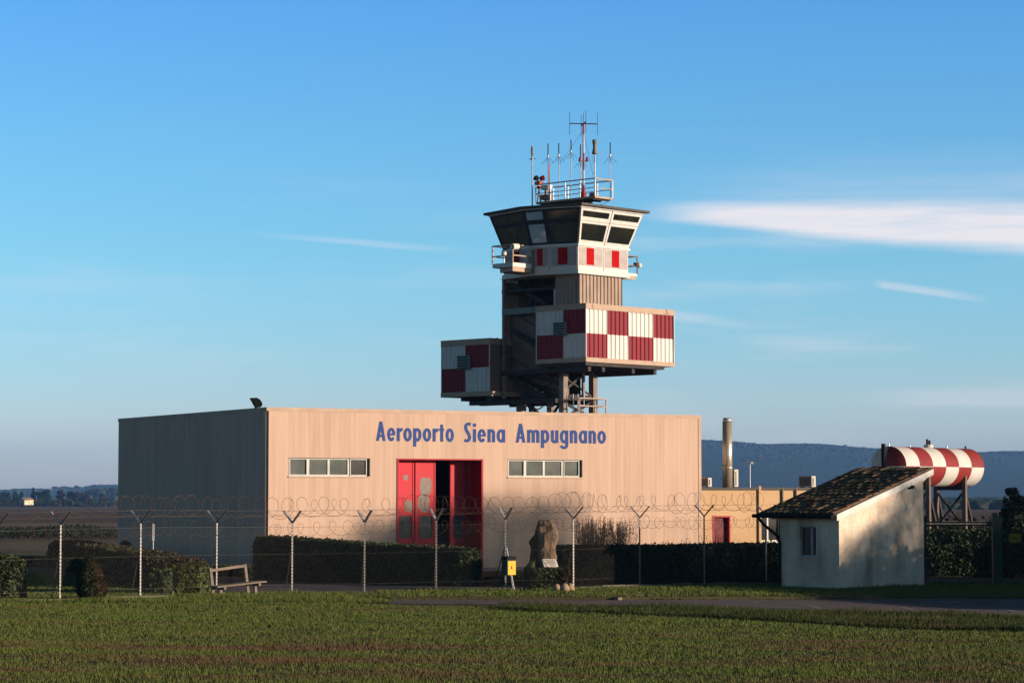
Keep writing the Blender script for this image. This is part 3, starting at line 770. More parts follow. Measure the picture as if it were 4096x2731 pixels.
def corr(mb, p0, d, n, L, zs, matfn, period=0.3, depth=0.045, flat=0.47):
    """trapezoid ribs standing along a wall; zs are the heights where the colour may change"""
    p0 = Vector(p0); d = Vector(d); n = Vector(n); cnt = max(1, round(L / period)); P = L / cnt; fl = 0.13
    for k in range(cnt):
        t = k * P
        pr = [(t, 0), (t + P * flat, 0), (t + P * (flat + fl), -depth), (t + P * (1 - fl), -depth), (t + P, 0)]
        for (ta, da), (tb, db) in zip(pr, pr[1:]):
            for za, zb in zip(zs, zs[1:]):
                q = [p0 + d * ta + n * da, p0 + d * tb + n * db]
                mb.face([(q[0].x, q[0].y, za), (q[1].x, q[1].y, za), (q[1].x, q[1].y, zb), (q[0].x, q[0].y, zb)], matfn((k + .5) * P, (za + zb) / 2))
def container(a0, b0, L, W, zb, zt, zrail_b, zrail_t, zmid, check_long, vent, label=None):
    """a0, b0 nearest upright edge; long side along +a at b0, end along +b at a0"""
    x = Vector((1, 0, 0)); y = Vector((0, 1, 0))
    root = bpy.data.objects.new('container', None); COL.objects.link(root); root.parent = tower; root.location = (a0, b0, 0)
    if label: root['label'] = label
    mb = MB()
    w = 0.035
    if check_long:
        corr(mb, (w, w, 0), x, -y, L - 2 * w, [zrail_b, zmid, zrail_t], lambda t, z: (int(t / ((L - 2 * w) / 4)) + (1 if z < zmid else 0)) % 2)
    else:
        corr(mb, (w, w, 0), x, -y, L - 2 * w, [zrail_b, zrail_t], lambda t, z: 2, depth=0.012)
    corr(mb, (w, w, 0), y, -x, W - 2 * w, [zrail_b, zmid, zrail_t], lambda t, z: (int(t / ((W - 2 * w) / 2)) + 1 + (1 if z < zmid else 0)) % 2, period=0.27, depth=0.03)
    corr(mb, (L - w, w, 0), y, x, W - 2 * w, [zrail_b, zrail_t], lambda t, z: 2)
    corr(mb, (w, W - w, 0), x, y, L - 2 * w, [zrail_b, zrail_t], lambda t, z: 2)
    mb.build('corrugated_wall', [M_cwhite, M_cred, M_brown], root)
    MB().box(w, L - w, w, W - w, zt - .06, zt - .02).build('container_roof', M_brown, root)
    MB().box(w, L - w, w, W - w, zb + .02, zb + .07).build('floor', M_steeldk, root)
    for nm, z0, z1 in (('top_rail', zrail_t, zt), ('bottom_rail', zb, zrail_b)):
        mb = MB()
        mb.box(0, L, 0, .10, z0, z1); mb.box(0, L, W - .10, W, z0, z1); mb.box(0, .10, .10, W - .10, z0, z1); mb.box(L - .10, L, .10, W - .10, z0, z1)
        mb.build(nm, M_rail, root)
    for (p, q) in ((.0, .0), (L - .06, 0), (0, W - .06), (L - .06, W - .06)): MB().box(p + .012, p + .05, q + .012, q + .05, zrail_b, zrail_t).build('corner_post', M_cwhite, root)
    for ka in (.52, L - .52):
        MB().box(ka - .09, ka + .09, -.02, -.001, zrail_t + .03, zt + .02).box(ka - .02, ka + .03, -.026, -.0205, zrail_t + .08, zt - .04).build('lifting_lug', M_rail, root)
    vb0, vb1, vz0_, vz1_ = vent
    mb = MB(); mb.box(-.16, -.002, vb0, vb1, vz0_, vz1_, 0)
    nl = 5
    for k in range(nl):
        z = vz0_ + (vz1_ - vz0_) * (k + .25) / nl; mb.box(-.19, -.161, vb0 + .03, vb1 - .03, z, z + (vz1_ - vz0_) / nl * .45, 1)
    mb.build('vent_louvre', [M_vent, M_steeldk], root)
    return root
# upper container: lit long side to the right
LU = A_(2699, 0); WU = B_(2142, 0)
zb, zt = Z_(0, 0, 1446), Z_(0, 0, 1211.5)
container(0, 0, LU, WU, zb, zt, Z_(0, 0, 1428), Z_(0, 0, 1234), Z_(0, 0, 1331), True,
          (B_(2268, 0), B_(2222, 0), Z_(0, 1.2, 1342), Z_(0, 1.2, 1288)), 'upper container with red and white checks on both sides')
ZU0, ZU1 = zb, zt
# lower container
q = at(1958, 1466, O.y + 3.9); rel = q - O
a1 = rel.dot(e1); b1 = rel.dot(e2)
WL = B_(1763, a1) - b1
ZL0, ZL1 = Z_(a1, b1, 1582), Z_(a1, b1, 1351)
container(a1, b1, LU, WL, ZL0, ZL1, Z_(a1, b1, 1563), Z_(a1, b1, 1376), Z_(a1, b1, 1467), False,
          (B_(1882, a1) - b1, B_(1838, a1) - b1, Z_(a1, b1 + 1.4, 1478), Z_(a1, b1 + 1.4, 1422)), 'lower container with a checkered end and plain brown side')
print('tower', O, LU, WU, zb, zt, a1, b1, WL, ZL0, ZL1)
# legs
la0 = 1.27; lb0 = 2.55
la0 = A_(2253, lb0); la1 = A_(2372, lb0); lb1 = B_(2085, la0)
for (a, b, w) in ((la0, lb0, .30), (la1, lb0, .30), (la0, lb1, .34), (la1, lb1, .30)):
    ztop = ZU0 if b == lb0 else ZL0
    mb = MB(); mb.box(a - w / 2, a + w / 2, b - w / 2, b + w / 2, 0.02, ztop - .22)
    mb.box(a - w / 2 - .12, a + w / 2 + .12, b - w / 2 - .12, b + w / 2 + .12, 0, .02)
    mb.build('leg', M_steelpaint, tower)
# beams under the containers
mb = MB()
mb.box(.2, LU * .86, .45, .62, ZU0 - .21, ZU0 - .001); mb.box(.2, LU * .80, WU - .62, WU - .45, ZU0 - .21, ZU0 - .001)
for a in (.3, la0, la1, LU * .78): mb.box(a - .1, a + .1, .05, WU + .5, ZU0 - .42, ZU0 - .211)
mb.build('upper_floor_beams', M_steeldk, tower)
mb = MB()
for b in (b1 + .35, b1 + WL - 1.2): mb.box(a1 + .35, a1 + LU * .8, b, b + .18, ZL0 - .2, ZL0 - .001)
for a in (a1 + .8, la0, la1): mb.box(a - .1, a + .1, lb0 - .2, b1 + WL * .62, ZL0 - .40, ZL0 - .201)
mb.build('lower_floor_beams', M_steeldk, tower)
# lattice between the legs
zr = Z_(la0, lb0, 1588); zr2 = Z_(la0, lb0, 1558); zc = 6.2
def brace(p, q, w=.07, m=M_steeldk): MB().beam(p, q, w).build('brace', m, tower)
for z in (zr, ):
    for (p, q) in (((la0, lb0), (la1, lb0)), ((la0, lb1), (la1, lb1)), ((la0, lb0), (la0, lb1)), ((la1, lb0), (la1, lb1))):
        MB().beam((p[0], p[1], z), (q[0], q[1], z), .16, .26).build('ring_beam', M_steeldk, tower)
zl_ = ZU0 - .3
brace((la0, lb0, zl_ - .9), (la0 + (la1 - la0) * .75, lb0, zl_), .13); brace((la0, lb0, zl_ - .9), (la0, lb0 + 1.0, zl_), .1)
brace((la0 + .1, lb0, zr + .9), (la1 - .1, lb0, zr + .1), .07)
brace((la0, lb1, zl_ - 1.2), (la0, lb0 + .2, zr + .15), .07); brace((la0, lb1 - .1, zr + .2), (la0, lb0 + .2, zl_ - .4), .07)
brace((la0, lb0 + .1, zr - .2), (la1, lb0, zr - .95), .1); brace((la0, lb0, zr - 1.0), (la1, lb0, zr - .1), .1)
brace((la0, lb1 - .2, zr - .05), (la0, lb0 + .6, zc - .3), .16); brace((la0, lb0, zr - .05), (la0, lb0 + 1.4, zc - .4), .1)
for k in range(5):
    z = zr + .25 + k * .36
    MB().beam((la0 + .3, lb0 + .4, z), (la0 + .3, lb1 - .3, z + .5), .06).build('stair_stringer', M_steeldk, tower)
# corrugated back panel of the stair under the containers, catching the sun
mb = MB(); pb = lb1 + .3
aL = A_(2270, pb, 1540); aR = A_(2307, pb, 1540)
corr(mb, (aL - 1.2, pb, 0), (1, 0, 0), (0, -1, 0), aR - aL + 1.2, [Z_(aR, pb, 1582), zl_ + .1], lambda t, z: 0, period=.26, depth=.05)
mb.box(aL - 1.2, aR, pb + .051, pb + .09, Z_(aR, pb, 1582), zl_ + .1)
mb.build('stair_back_panel', M_taupe, tower)
mb = MB(); x0_ = la0 + .2
corr(mb, (x0_ + 1.4, lb1 + .25, 0), (0, -1, 0), (-1, 0, 0), lb1 - lb0 - .1, [zr + .1, zl_], lambda t, z: 0, period=.26, depth=.05)
mb.build('stair_side_panel', M_steeldk, tower)
# stair landing with rails and a caged ladder to the right of the middle leg
zp = Z_(la0, lb0, 1650)
mb = MB(); ra0 = A_(2318, 1.6, 1620); ra1 = A_(2424, 1.6, 1620)
pts = [(ra0, 1.6), (ra1, 1.6), (ra1, 2.3)]
zt_r = Z_(ra0, 1.6, 1591); zm_r = Z_(ra0, 1.6, 1622)
for z in (zt_r, zm_r):
    for p, q in zip(pts, pts[1:]): mb.beam((*p, z), (*q, z), .05)
for p in pts: mb.beam((*p, zp - .9), (*p, zt_r), .045)
mb.build('landing_railing', M_rail, tower)
MB().box(la0 - .1, ra1, 1.6, 2.4, zp - .96, zp - .90).build('landing_floor', M_steeldk, tower)
for px in (2293, 2312, 2336):
    a = A_(px, 1.9, 1600); MB().tube([(a, 1.9, zp - .9), (a, 1.9, Z_(a, 1.9, 1575))], .028, 6).build('ladder_rail', M_steel, tower)
mb = MB(); a = A_(2200, lb0, 1600)
for k in range(9): mb.beam((la0 - .35, lb0 + .35, zp - .7 + k * .16), (la0 - .05, lb0 + 1.0, zp - .66 + k * .16), .04)
mb.build('spiral_stair_treads', M_steel, tower)
def cable(pts, r=.018, nm='cable'):
    P = []
    for k in range(len(pts) - 1):
        for s in range(5):
            t = s / 5; p0_, p1_ = Vector(pts[k]), Vector(pts[k + 1]); P.append(p0_.lerp(p1_, t))
    P.append(Vector(pts[-1])); MB().tube(P, r, 6).build(nm, M_cable, tower)
def tw(px, py, a): # a point on the plane a = const
    t, z = Wall(O + e1 * a, TA + 90).hit(px, py); return (a, t, z)
cable([tw(2110, 1612, la0), tw(2122, 1630, la0), tw(2140, 1638, la0), tw(2158, 1634, la0), tw(2172, 1625, la0)], .03)
cable([tw(2104, 1612, la0), tw(2116, 1632, la0), tw(2128, 1648, la0)], .03)
MB().box(-.05, .05, -.05, .05, -.12, .12).build('cable_gland', M_black, tower).location = tw(2121, 1638, la0 - .02)
def tlit(px, py, b):
    t, z = Wall(O + e2 * b, TA).hit(px, py); return (t, b, z)
cable([tlit(2320, 1640, 1.8), tlit(2340, 1628, 1.8), tlit(2375, 1622, 1.8), tlit(2420, 1624, 1.8)], .02)

# ---- stair shaft and service block between containers and cab
sb = 0.75
sa0 = A_(2319, sb, 1150); sa1 = A_(2489, sb, 1150); sbw = B_(2223, sa0, 1150)
zs0 = ZU1 - .02; zs1 = Z_(sa0, sb, 1090)
mb = MB()
corr(mb, (sa0, sb, 0), (1, 0, 0), (0, -1, 0), sa1 - sa0, [zs0, zs1], lambda t, z: 0, period=.245, depth=.05)
mb.build('lit_service_wall', M_taupe, tower)
mb = MB()
corr(mb, (sa0, sb + .02, 0), (0, 1, 0), (-1, 0, 0), sbw - sb, [zs0, zs1], lambda t, z: 0, period=.24, depth=.03)
mb.box(sa0 + .06, sa1, sbw - .06, sbw, zs0, zs1); mb.box(sa1 - .04, sa1 - .005, sb + .06, sbw - .06, zs0, zs1)
mb.build('service_wall', M_taupe, tower)
MB().box(sa0 - .05, sa0 - .032, B_(2303, sa0), B_(2299, sa0), zs0, zs1).build('lit_sliver_strip', M_rail, tower)  # beige strip painted in for the lit sliver on the shaded face
# left rear stack: ribbed panel running down to the lower container
pl = at(2072, 1150, O.y + 5.2) - O; pa, pbb = pl.dot(e1), pl.dot(e2)
pw = B_(2023, pa, 1150) - pbb
mb = MB()
zlo = ZL1; zhi = Z_(pa, pbb, 1108)
corr(mb, (pa, pbb, 0), (0, 1, 0), (-1, 0, 0), pw, [zlo, zhi], lambda t, z: 0, period=.25, depth=.05)
corr(mb, (pa, pbb + pw, 0), (1, 0, 0), (0, 1, 0), 1.7, [zlo, zhi], lambda t, z: 0, period=.25, depth=.05)
mb.box(pa + .06, pa + 1.7, pbb, pbb + .05, zlo, zhi)
mb.build('stair_stack_wall', M_taupe, tower)
# open frame of the stair: posts, beams, flights
fa = sa0 + .15
fb0, fb1 = sbw + .02, pbb
for (a, b, w) in ((fa, pbb - .12, .14), (fa + 1.9, pbb - .1, .14), (fa + 1.9, fb0 + .1, .12)):
    MB().box(a - w / 2, a + w / 2, b - w / 2, b + w / 2, zr, zhi).build('stair_post', M_steelpaint, tower)
zb_ = Z_(fa, fb0 + 1, 1238)
MB().box(fa - .08, fa + .08, sb + 1.0, pbb - .05, zb_ - .14, zb_ + .14).build('frame_beam', M_vent, tower)
MB().box(fa - .08, fa + .08, WU - .1, pbb - .05, ZU0 - .45, ZU0 - .22).build('frame_beam', M_steeldk, tower)
MB().box(fa - .05, fa + 2.4, fb0, pbb, zhi - .85, zhi - .72).build('landing_soffit', M_steeldk, tower)
rnd = random.Random(3)
z = zr
side = 0
while z < zhi - 1.0:
    b_a, b_b = (WU + .2, pbb - .2) if side == 0 else (pbb - .2, WU + .2)
    aa = fa + .35 + .7 * side
    fl_ = MB(); fl_.beam((aa, b_a, z), (aa, b_b, z + 1.05), .05, .2); fl_.beam((aa + .6, b_a, z), (aa + .6, b_b, z + 1.05), .05, .2)
    for k in range(6):
        t = (k + .5) / 6; fl_.box(aa, aa + .6, min(b_a, b_b) + abs(b_b - b_a) * (t if side == 0 else 1 - t) - .1, min(b_a, b_b) + abs(b_b - b_a) * (t if side == 0 else 1 - t) + .1, z + 1.05 * t, z + 1.05 * t + .03)
    fl_.build('stair_flight', M_steeldk, tower)
    MB().beam((aa - .02, b_a, z + .9), (aa - .02, b_b, z + 1.95), .035).build('handrail', M_steeldk, tower)
    z += 1.1; side = 1 - side
# far side cladding of the stair with the sunlit gap
gb = pbb + .1
mb = MB(); ga1 = A_(2182, gb, 1190)
corr(mb, (fa + .3, gb, 0), (1, 0, 0), (0, -1, 0), ga1 - fa - .3, [ZL1, zhi - .3], lambda t, z: 0, period=.26, depth=.05)
mb.box(fa + .3, ga1, gb + .051, gb + .08, ZL1, zhi - .3)
mb.build('stair_back_panel', M_taupe, tower)
# rear wall that closes the view above the upper container
MB().box(sa1 - .6, sa1 - .5, sbw + .3, pbb - .05, ZU1 - 1.2, zhi).build('rear_wall', M_brown, tower)
MB().box(fa + .6, fa + .72, WU - .3, pbb - .1, ZU0 - .2, zb_ - .2).build('shaft_wall', M_brown, tower)
MB().box(la0 + .55, la0 + .62, lb0 + .2, b1 + .3, zr + .1, ZU0 - .22).build('shaft_wall', M_brown, tower)
MB().box(.12, LU * .90, .12, WU - .12, ZU0 - .16, ZU0 - .002).build('underside', M_steeldk, tower)
MB().box(sa0 + .1, sa0 + .16, sbw + .02, sbw + .22, zs0, Z_(sa0, sbw, 1150)).build('bright_gap_strip', M_white, tower)  # white strip stands in for a bright gap in the stair shaft
mb = MB(); mb.box(sa0, sa1 - .04, sb + .06, pbb, zs1 - .02, zs1 + .0); mb.build('cab_floor', M_steeldk, tower)

# ---- cab
cb = sb - .12
ca0 = A_(2312, cb, 1030); ca1 = A_(2513, cb, 1030)
def off_w(p, ang, L): return (p[0] + L * math.cos(R(ang - TA)), p[1] + L * math.sin(R(ang - TA)))
V0 = (ca0, cb); V1 = (ca1, cb)
def reach(p, ang, px, py=1030):
    w_ = Wall(O + e1 * p[0] + e2 * p[1], ang); return w_.hit(px, py)[0]
V2 = off_w(V0, 152, reach(V0, 152, 2197)); V3 = off_w(V2, 146, reach(V2, 146, 2126)); V4 = off_w(V3, 122, reach(V3, 122, 2014))
V5 = (V4[0] + (ca1 - ca0) * .95, V4[1]); V6 = (ca1 + .25, V3[1])
plan = [V0, V1, V6, V5, V4, V3, V2]     # counter clockwise seen from above
def offset(poly, d):
    out_ = []; n_ = len(poly)
    for k in range(n_):
        p0_, p1_, p2_ = Vector(poly[k - 1]), Vector(poly[k]), Vector(poly[(k + 1) % n_])
        n1 = Vector(((p1_ - p0_).y, -(p1_ - p0_).x)).normalized(); n2 = Vector(((p2_ - p1_).y, -(p2_ - p1_).x)).normalized()
        b_ = (n1 + n2); b_ = b_ / (1 + n1.dot(n2)); out_.append(tuple(p1_ + b_ * d))
    return out_
zc0 = Z_(ca0, cb, 1091); zcp = Z_(ca0, cb, 1079); zsill = Z_(ca0, cb, 977); zwt = Z_(ca0, cb, 834); zroof = Z_(ca0 - .4, cb - .4, 823)
print('cab', V0, V1, V2, V3, V4, zc0, zsill, zroof)
cab = bpy.data.objects.new('cab', None); COL.objects.link(cab); cab.parent = tower
pin = offset(plan, -.10)
mb = MB(); mb.prism(offset(plan, .05), zc0 - .02, zc0 + .16)
mb.build('base_band', M_white, cab)
MB().prism(offset(plan, .07), zsill - .06, zsill + .05).build('sill_band', M_white, cab)
MB().prism(pin, zc0 + .161, zsill - .061).build('cab_core', M_steeldk, cab)
# outward leaning window wall
LEAN = .52; top = offset(plan, LEAN)
MB().prism(offset(plan, LEAN + .06), zwt, zroof - .001).build('head_band', M_white, cab)
roofp = offset(plan, LEAN + .24)
MB().prism(roofp, zroof, zroof + .11).build('cab_roof', M_roofing, cab)
MB().prism(offset(plan, .1), zroof + .1101, zroof + .13).build('roof_felt', M_roofing, cab)
def quad3(bm_, a0_, a1_, b0_, b1_, u0, u1, w0, w1, dp0, dp1, nrm, m=0):
    """a slab on a leaning panel; a bottom edge, b top edge, u along, w up, dp depth out"""
    def P(u, w, dd): return Vector(a0_).lerp(Vector(a1_), u).lerp(Vector(b0_).lerp(Vector(b1_), u), w) + nrm * dd
    pts = [P(u0, w0, dp0), P(u1, w0, dp0), P(u1, w1, dp0), P(u0, w1, dp0), P(u0, w0, dp1), P(u1, w0, dp1), P(u1, w1, dp1), P(u0, w1, dp1)]
    i = len(bm_.v); bm_.v += [tuple(p) for p in pts]
    for f in ((0, 3, 2, 1), (4, 5, 6, 7), (0, 1, 5, 4), (1, 2, 6, 5), (2, 3, 7, 6), (3, 0, 4, 7)):
        bm_.f.append(tuple(i + k for k in f)); bm_.m.append(m)
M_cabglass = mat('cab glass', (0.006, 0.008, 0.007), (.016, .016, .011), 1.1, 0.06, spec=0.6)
M_cabthrough = mat('cab glass with painted through light', (0.030, 0.036, 0.030), (.062, .060, .038), 1.6, 0.06, spec=0.6)  # lighter base colour stands for light seen through the glass
M_skypane = mat('glass with painted sky reflection', (.62, .74, .78), None, 2, .1, spec=.6)  # pale colour paints the sky reflected in one cab face
nn = len(plan)
for k in range(nn):
    p, q = plan[k], plan[(k + 1) % nn]; P_, Q_ = top[k], top[(k + 1) % nn]
    A0, A1, B0, B1 = (*p, zsill + .05), (*q, zsill + .05), (*P_, zwt), (*Q_, zwt)
    e_ = Vector(A1) - Vector(A0); L_ = e_.length; up_ = Vector(B0).lerp(Vector(B1), .5) - Vector(A0).lerp(Vector(A1), .5)
    nrm = e_.cross(up_).normalized()
    lights = 2 if k in (0, 3) else 1
    if k == 1: lights = 2
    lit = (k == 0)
    fm = M_white if lit else M_steeldk  # frames off the sunlit face are coloured dark to paint their shade
    bars = MB(); hsplit = .645
    for j in range(lights):
        u0, u1 = j / lights + .006, (j + 1) / lights - .006
        for (w0, w1) in ((0.004, hsplit - .005), (hsplit + .005, .99)):
            f = .055 if lit else .035; fu = f * 1.6 / L_ * 1.2; fw = f * 1.25
            fr = MB()
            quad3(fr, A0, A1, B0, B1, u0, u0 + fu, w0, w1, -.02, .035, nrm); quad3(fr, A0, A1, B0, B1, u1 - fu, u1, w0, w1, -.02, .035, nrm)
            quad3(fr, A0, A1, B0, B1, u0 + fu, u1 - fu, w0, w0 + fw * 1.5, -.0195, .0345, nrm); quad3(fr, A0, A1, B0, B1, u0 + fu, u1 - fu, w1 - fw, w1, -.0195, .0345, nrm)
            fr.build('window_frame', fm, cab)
            gl = MB(); quad3(gl, A0, A1, B0, B1, u0 + fu, u1 - fu, w0 + fw * 1.5, w1 - fw, -.01, .0, nrm); gl.build('pane', M_skypane if k == 5 else (M_cabglass if lit else M_cabthrough), cab)
    # panel with its red mark below the sill
    for j in range(lights):
        u0, u1 = j / lights, (j + 1) / lights; S0 = Vector((*p, 0)).lerp(Vector((*q, 0)), u0); S1 = Vector((*p, 0)).lerp(Vector((*q, 0)), u1)
        ang = math.atan2(S1.y - S0.y, S1.x - S0.x); Ls = (S1 - S0).length
        pp = MB(); g_ = .018
        pp.box(g_, Ls - g_, .0, .05, zc0 + .161, zsill - .061, 0)
        pp.box(g_ + .07, Ls - g_ - .05, -.012, -.0001, zc0 + .36, zsill - .10, 1)
        o = pp.build('panel', [M_white, M_pinkpanel], cab); o.location = (S0.x, S0.y, 0); o.rotation_euler = (0, 0, ang)
        if k != 5 or True:
            rr = MB(); wr = min(.26, Ls * .165); cx = Ls * .475
            rr.box(cx - wr, cx + wr, -.018, -.0125, zc0 + .42, zsill - .115); r2 = rr.build('red_mark', M_brightred, o)
# interior: desk, a far window catching the light, posts
MB().prism(offset(plan, -.5), zsill - .3, zsill - .2).build('desk', M_steeldk, cab)

# ---- balconies
def railing(parent, pts, zf, hts, w=.045, m=M_steelpaint, posts=True):
    mb = MB()
    for h in hts:
        for p, q in zip(pts, pts[1:]): mb.beam((*p, zf + h), (*q, zf + h), w)
    mb.build('rail', m, parent)
    if posts:
        mb = MB()
        for p in pts: mb.beam((*p, zf), (*p, zf + max(hts)), w)
        mb.build('rail_post', m, parent)
bk = at(2051, 1030, (O + e1 * V3[0] + e2 * V3[1]).y - 1.1) - O; ba, bb = bk.dot(e1), bk.dot(e2)
bL = A_(2152, bb, 1030) - ba; bW = B_(1970, ba, 1030) - bb
zf0, zf1 = Z_(ba, bb, 1066), Z_(ba, bb, 1049)
bal = bpy.data.objects.new('balcony', None); COL.objects.link(bal); bal.parent = tower; bal['label'] = 'left balcony with railing and equipment'
MB().box(ba, ba + bL, bb, bb + bW, zf0, zf1).build('deck', M_white, bal)
mb = MB(); mb.prism([(ba + .05, bb + .05), (ba + bL, bb + .05), (ba + bL + .8, bb + .9), (ba + bL + .8, bb + bW - .1), (ba + .4, bb + bW - .1)], zf0 - .20, zf0 - .001); mb.build('deck_frame', M_rail, bal)
railing(bal, [(ba + bL, bb), (ba, bb), (ba, bb + bW), (ba + bL * .8, bb + bW)], zf1, [Z_(ba, bb, 978) - zf1, Z_(ba, bb, 1020) - zf1], .05, M_rail)
MB().beam((ba + bL * .78, bb - .03, zf0 - .25), (ba + bL * .78, bb - .03, Z_(ba, bb, 990)), .07).build('support_post', M_brown, bal)
s0 = tlit(2104, 1052, bb + .35); s1 = tlit(2145, 1052, bb + .35)
mb = MB(); zt_ = Z_(ba, bb, 1017)
mb.box(s0[0], s1[0] + .15, bb + .25, bb + .6, zf1, zt_, 0)
for k in range(6):
    for j in range(5): mb.box(s0[0] + .2 + k * .09, s0[0] + .26 + k * .09, bb + .238, bb + .249, zf1 + .06 + j * .09, zf1 + .12 + j * .09, 1)
mb.build('air_conditioner_unit', [M_acwhite, M_black], bal)
c_ = tlit(2052, 986, bb - .05); d_ = tlit(2076, 986, bb - .05)
MB().tube([(c_[0] + .02, bb + .02, c_[2]), (d_[0], bb + .02, d_[2])], .14, 14).build('floodlight_drum', M_white, bal)
MB().tube([(d_[0] + .001, bb + .02, d_[2]), (d_[0] + .10, bb + .02, d_[2])], .15, 14).build('floodlight_glass', M_black, bal)
s_ = tw(2016, 1014, ba - .02); MB().lathe(s_, [(.02, -.14), (.10, -.11), (.13, 0), (.10, .09), (.03, .12)], 14).build('dome_camera', M_white, bal, smooth=True)
MB().beam((ba - .02, s_[1], s_[2] - .12), (ba, s_[1], zf1), .04).build('camera_arm', M_steel, bal)
# right balcony
g_ = A_(2516, cb + 1.2, 1060)
bal2 = bpy.data.objects.new('balcony', None); COL.objects.link(bal2); bal2.parent = tower; bal2['label'] = 'small right balcony behind the cab'
rb = cb + 1.6; r0 = A_(2500, rb, 1090); r1 = A_(2549, rb, 1090); zf2 = Z_(r1, rb, 1097)
MB().box(r0, r1, rb, rb + .9, zf2 - .12, zf2 + .02).build('deck', M_white, bal2)
railing(bal2, [(r0, rb), (r1, rb), (r1, rb + .9)], zf2, [Z_(r1, rb, 1026) - zf2, Z_(r1, rb, 1064) - zf2], .05, M_steelpaint)
s_ = tlit(2556, 1062, rb); MB().lathe((s_[0], s_[1], s_[2]), [(.03, -.13), (.13, -.08), (.15, .02), (.11, .1), (.03, .14)], 14).build('dome_lamp', M_white, bal2, smooth=True)
MB().box(s_[0] - .32, s_[0] - .10, rb - .08, rb + .08, s_[2] - .06, s_[2] + .12).build('lamp_bracket', M_steeldk, bal2)
MB().prism([(r0 - .9, rb + .02), (r1 - .1, rb + .02), (r0 - .9, rb + .7)], zf2 - .28, zf2 - .121).build('deck_frame', M_rail, bal2)

# ---- roof platform and antennas
ppa = ca0 + .95
ppb = B_(2380, ppa, 785)
pW = B_(2143, ppa, 790) - ppb; pL = A_(2450, ppb, 790) - ppa
zd = Z_(ppa, ppb, 783); zd0 = Z_(ppa, ppb, 791)
plat = bpy.data.objects.new('antenna_platform', None); COL.objects.link(plat); plat.parent = tower
MB().box(ppa, ppa + pL, ppb, ppb + pW, zd0, zd).build('deck', M_rail, plat)
mb = MB()
for k in range(7): mb.box(ppa + .02, ppa + pL - .02, ppb + .15 + pW * k / 7, ppb + .22 + pW * k / 7, zd0 - .06, zd0 - .001)
for (a, b) in ((ppa + .2, ppb + 1.3), (ppa + pL - .2, ppb + 1.3), (ppa + .2, ppb + pW - .4), (ppa + pL - .2, ppb + pW - .4), (ppa + .2, ppb + 2.2), (ppa + pL - .2, ppb + 2.2)):
    mb.box(a - .05, a + .05, b - .05, b + .05, zroof + .1, zd0 - .061)
mb.build('platform_frame', M_steeldk, plat)
hr = Z_(ppa, ppb, 713) - zd
for (a, nm) in ((ppa, 'near'), (ppa + pL, 'far')):
    mb = MB()
    for h in (hr, hr * .48): mb.beam((a, ppb, zd + h), (a, ppb + pW, zd + h), .055 if h == hr else .035)
    for k in range(5): mb.beam((a, ppb + pW * k / 4, zd), (a, ppb + pW * k / 4, zd + hr), .04)
    mb.build('rail', M_steel, plat)
for b in (ppb, ppb + pW):
    mb = MB()
    for h in (hr, hr * .48): mb.beam((ppa, b, zd + h), (ppa + pL, b, zd + h), .055 if h == hr else .035)
    mb.build('rail', M_rail, plat)
def pa_(px, py, a=None):
    a = ppa + pL * .5 if a is None else a
    t, z = Wall(O + e1 * a, TA + 90).hit(px, py); return Vector((a, t, z))
def whip(px, ptop, pcol, a, r=.022, pbot=None, m=M_steeldk, radials=True):
    t = pa_(px, ptop, a); root = bpy.data.objects.new('whip_antenna', None); COL.objects.link(root); root.parent = tower; root.location = (t.x, t.y, 0)
    zb__ = zd if pbot is None else pa_(px, pbot, a).z; zc_ = pa_(px, pcol, a).z
    MB().tube([(0, 0, zb__), (0, 0, zc_)], r, 6).build('mast', M_steel, root)
    MB().tube([(0, 0, zc_), (0, 0, t.z)], r * 1.25, 6).build('radiator', m, root)
    MB().tube([(0, 0, zc_ - .06), (0, 0, zc_ + .06)], r * 2.0, 8).build('collar', M_steel, root)
    if radials:
        mb = MB()
        for q in range(4):
            th = R(20 + 90 * q); mb.tube([(0, 0, zc_), (.32 * math.cos(th), .32 * math.sin(th), zc_ - .36)], .008, 4)
        mb.build('radial', M_steeldk, root)
near, far = ppa + .02, ppa + pL - .02
whip(2129, 586, 636, near, .035, 826, M_grp, False)
p_ = pa_(2129, 636, near); MB().tube([p_ + Vector((0, -.2, 0)), p_ + Vector((0, .2, 0))], .02, 6).build('cross_arm', M_steeldk, tower)
MB().tube([pa_(2129, 620, near), pa_(2129, 587, near)], .062, 10).build('antenna_sleeve', M_grp, tower)
whip(2192, 575, 626, near, .022); whip(2235, 573, 622, far); whip(2284, 559, 608, near); whip(2322, 579, 640, far); whip(2441, 570, 622, far)
MB().tube([pa_(2195, 655, far), pa_(2198, 780, far)], .035, 8).build('thin_post', M_mastred, tower)
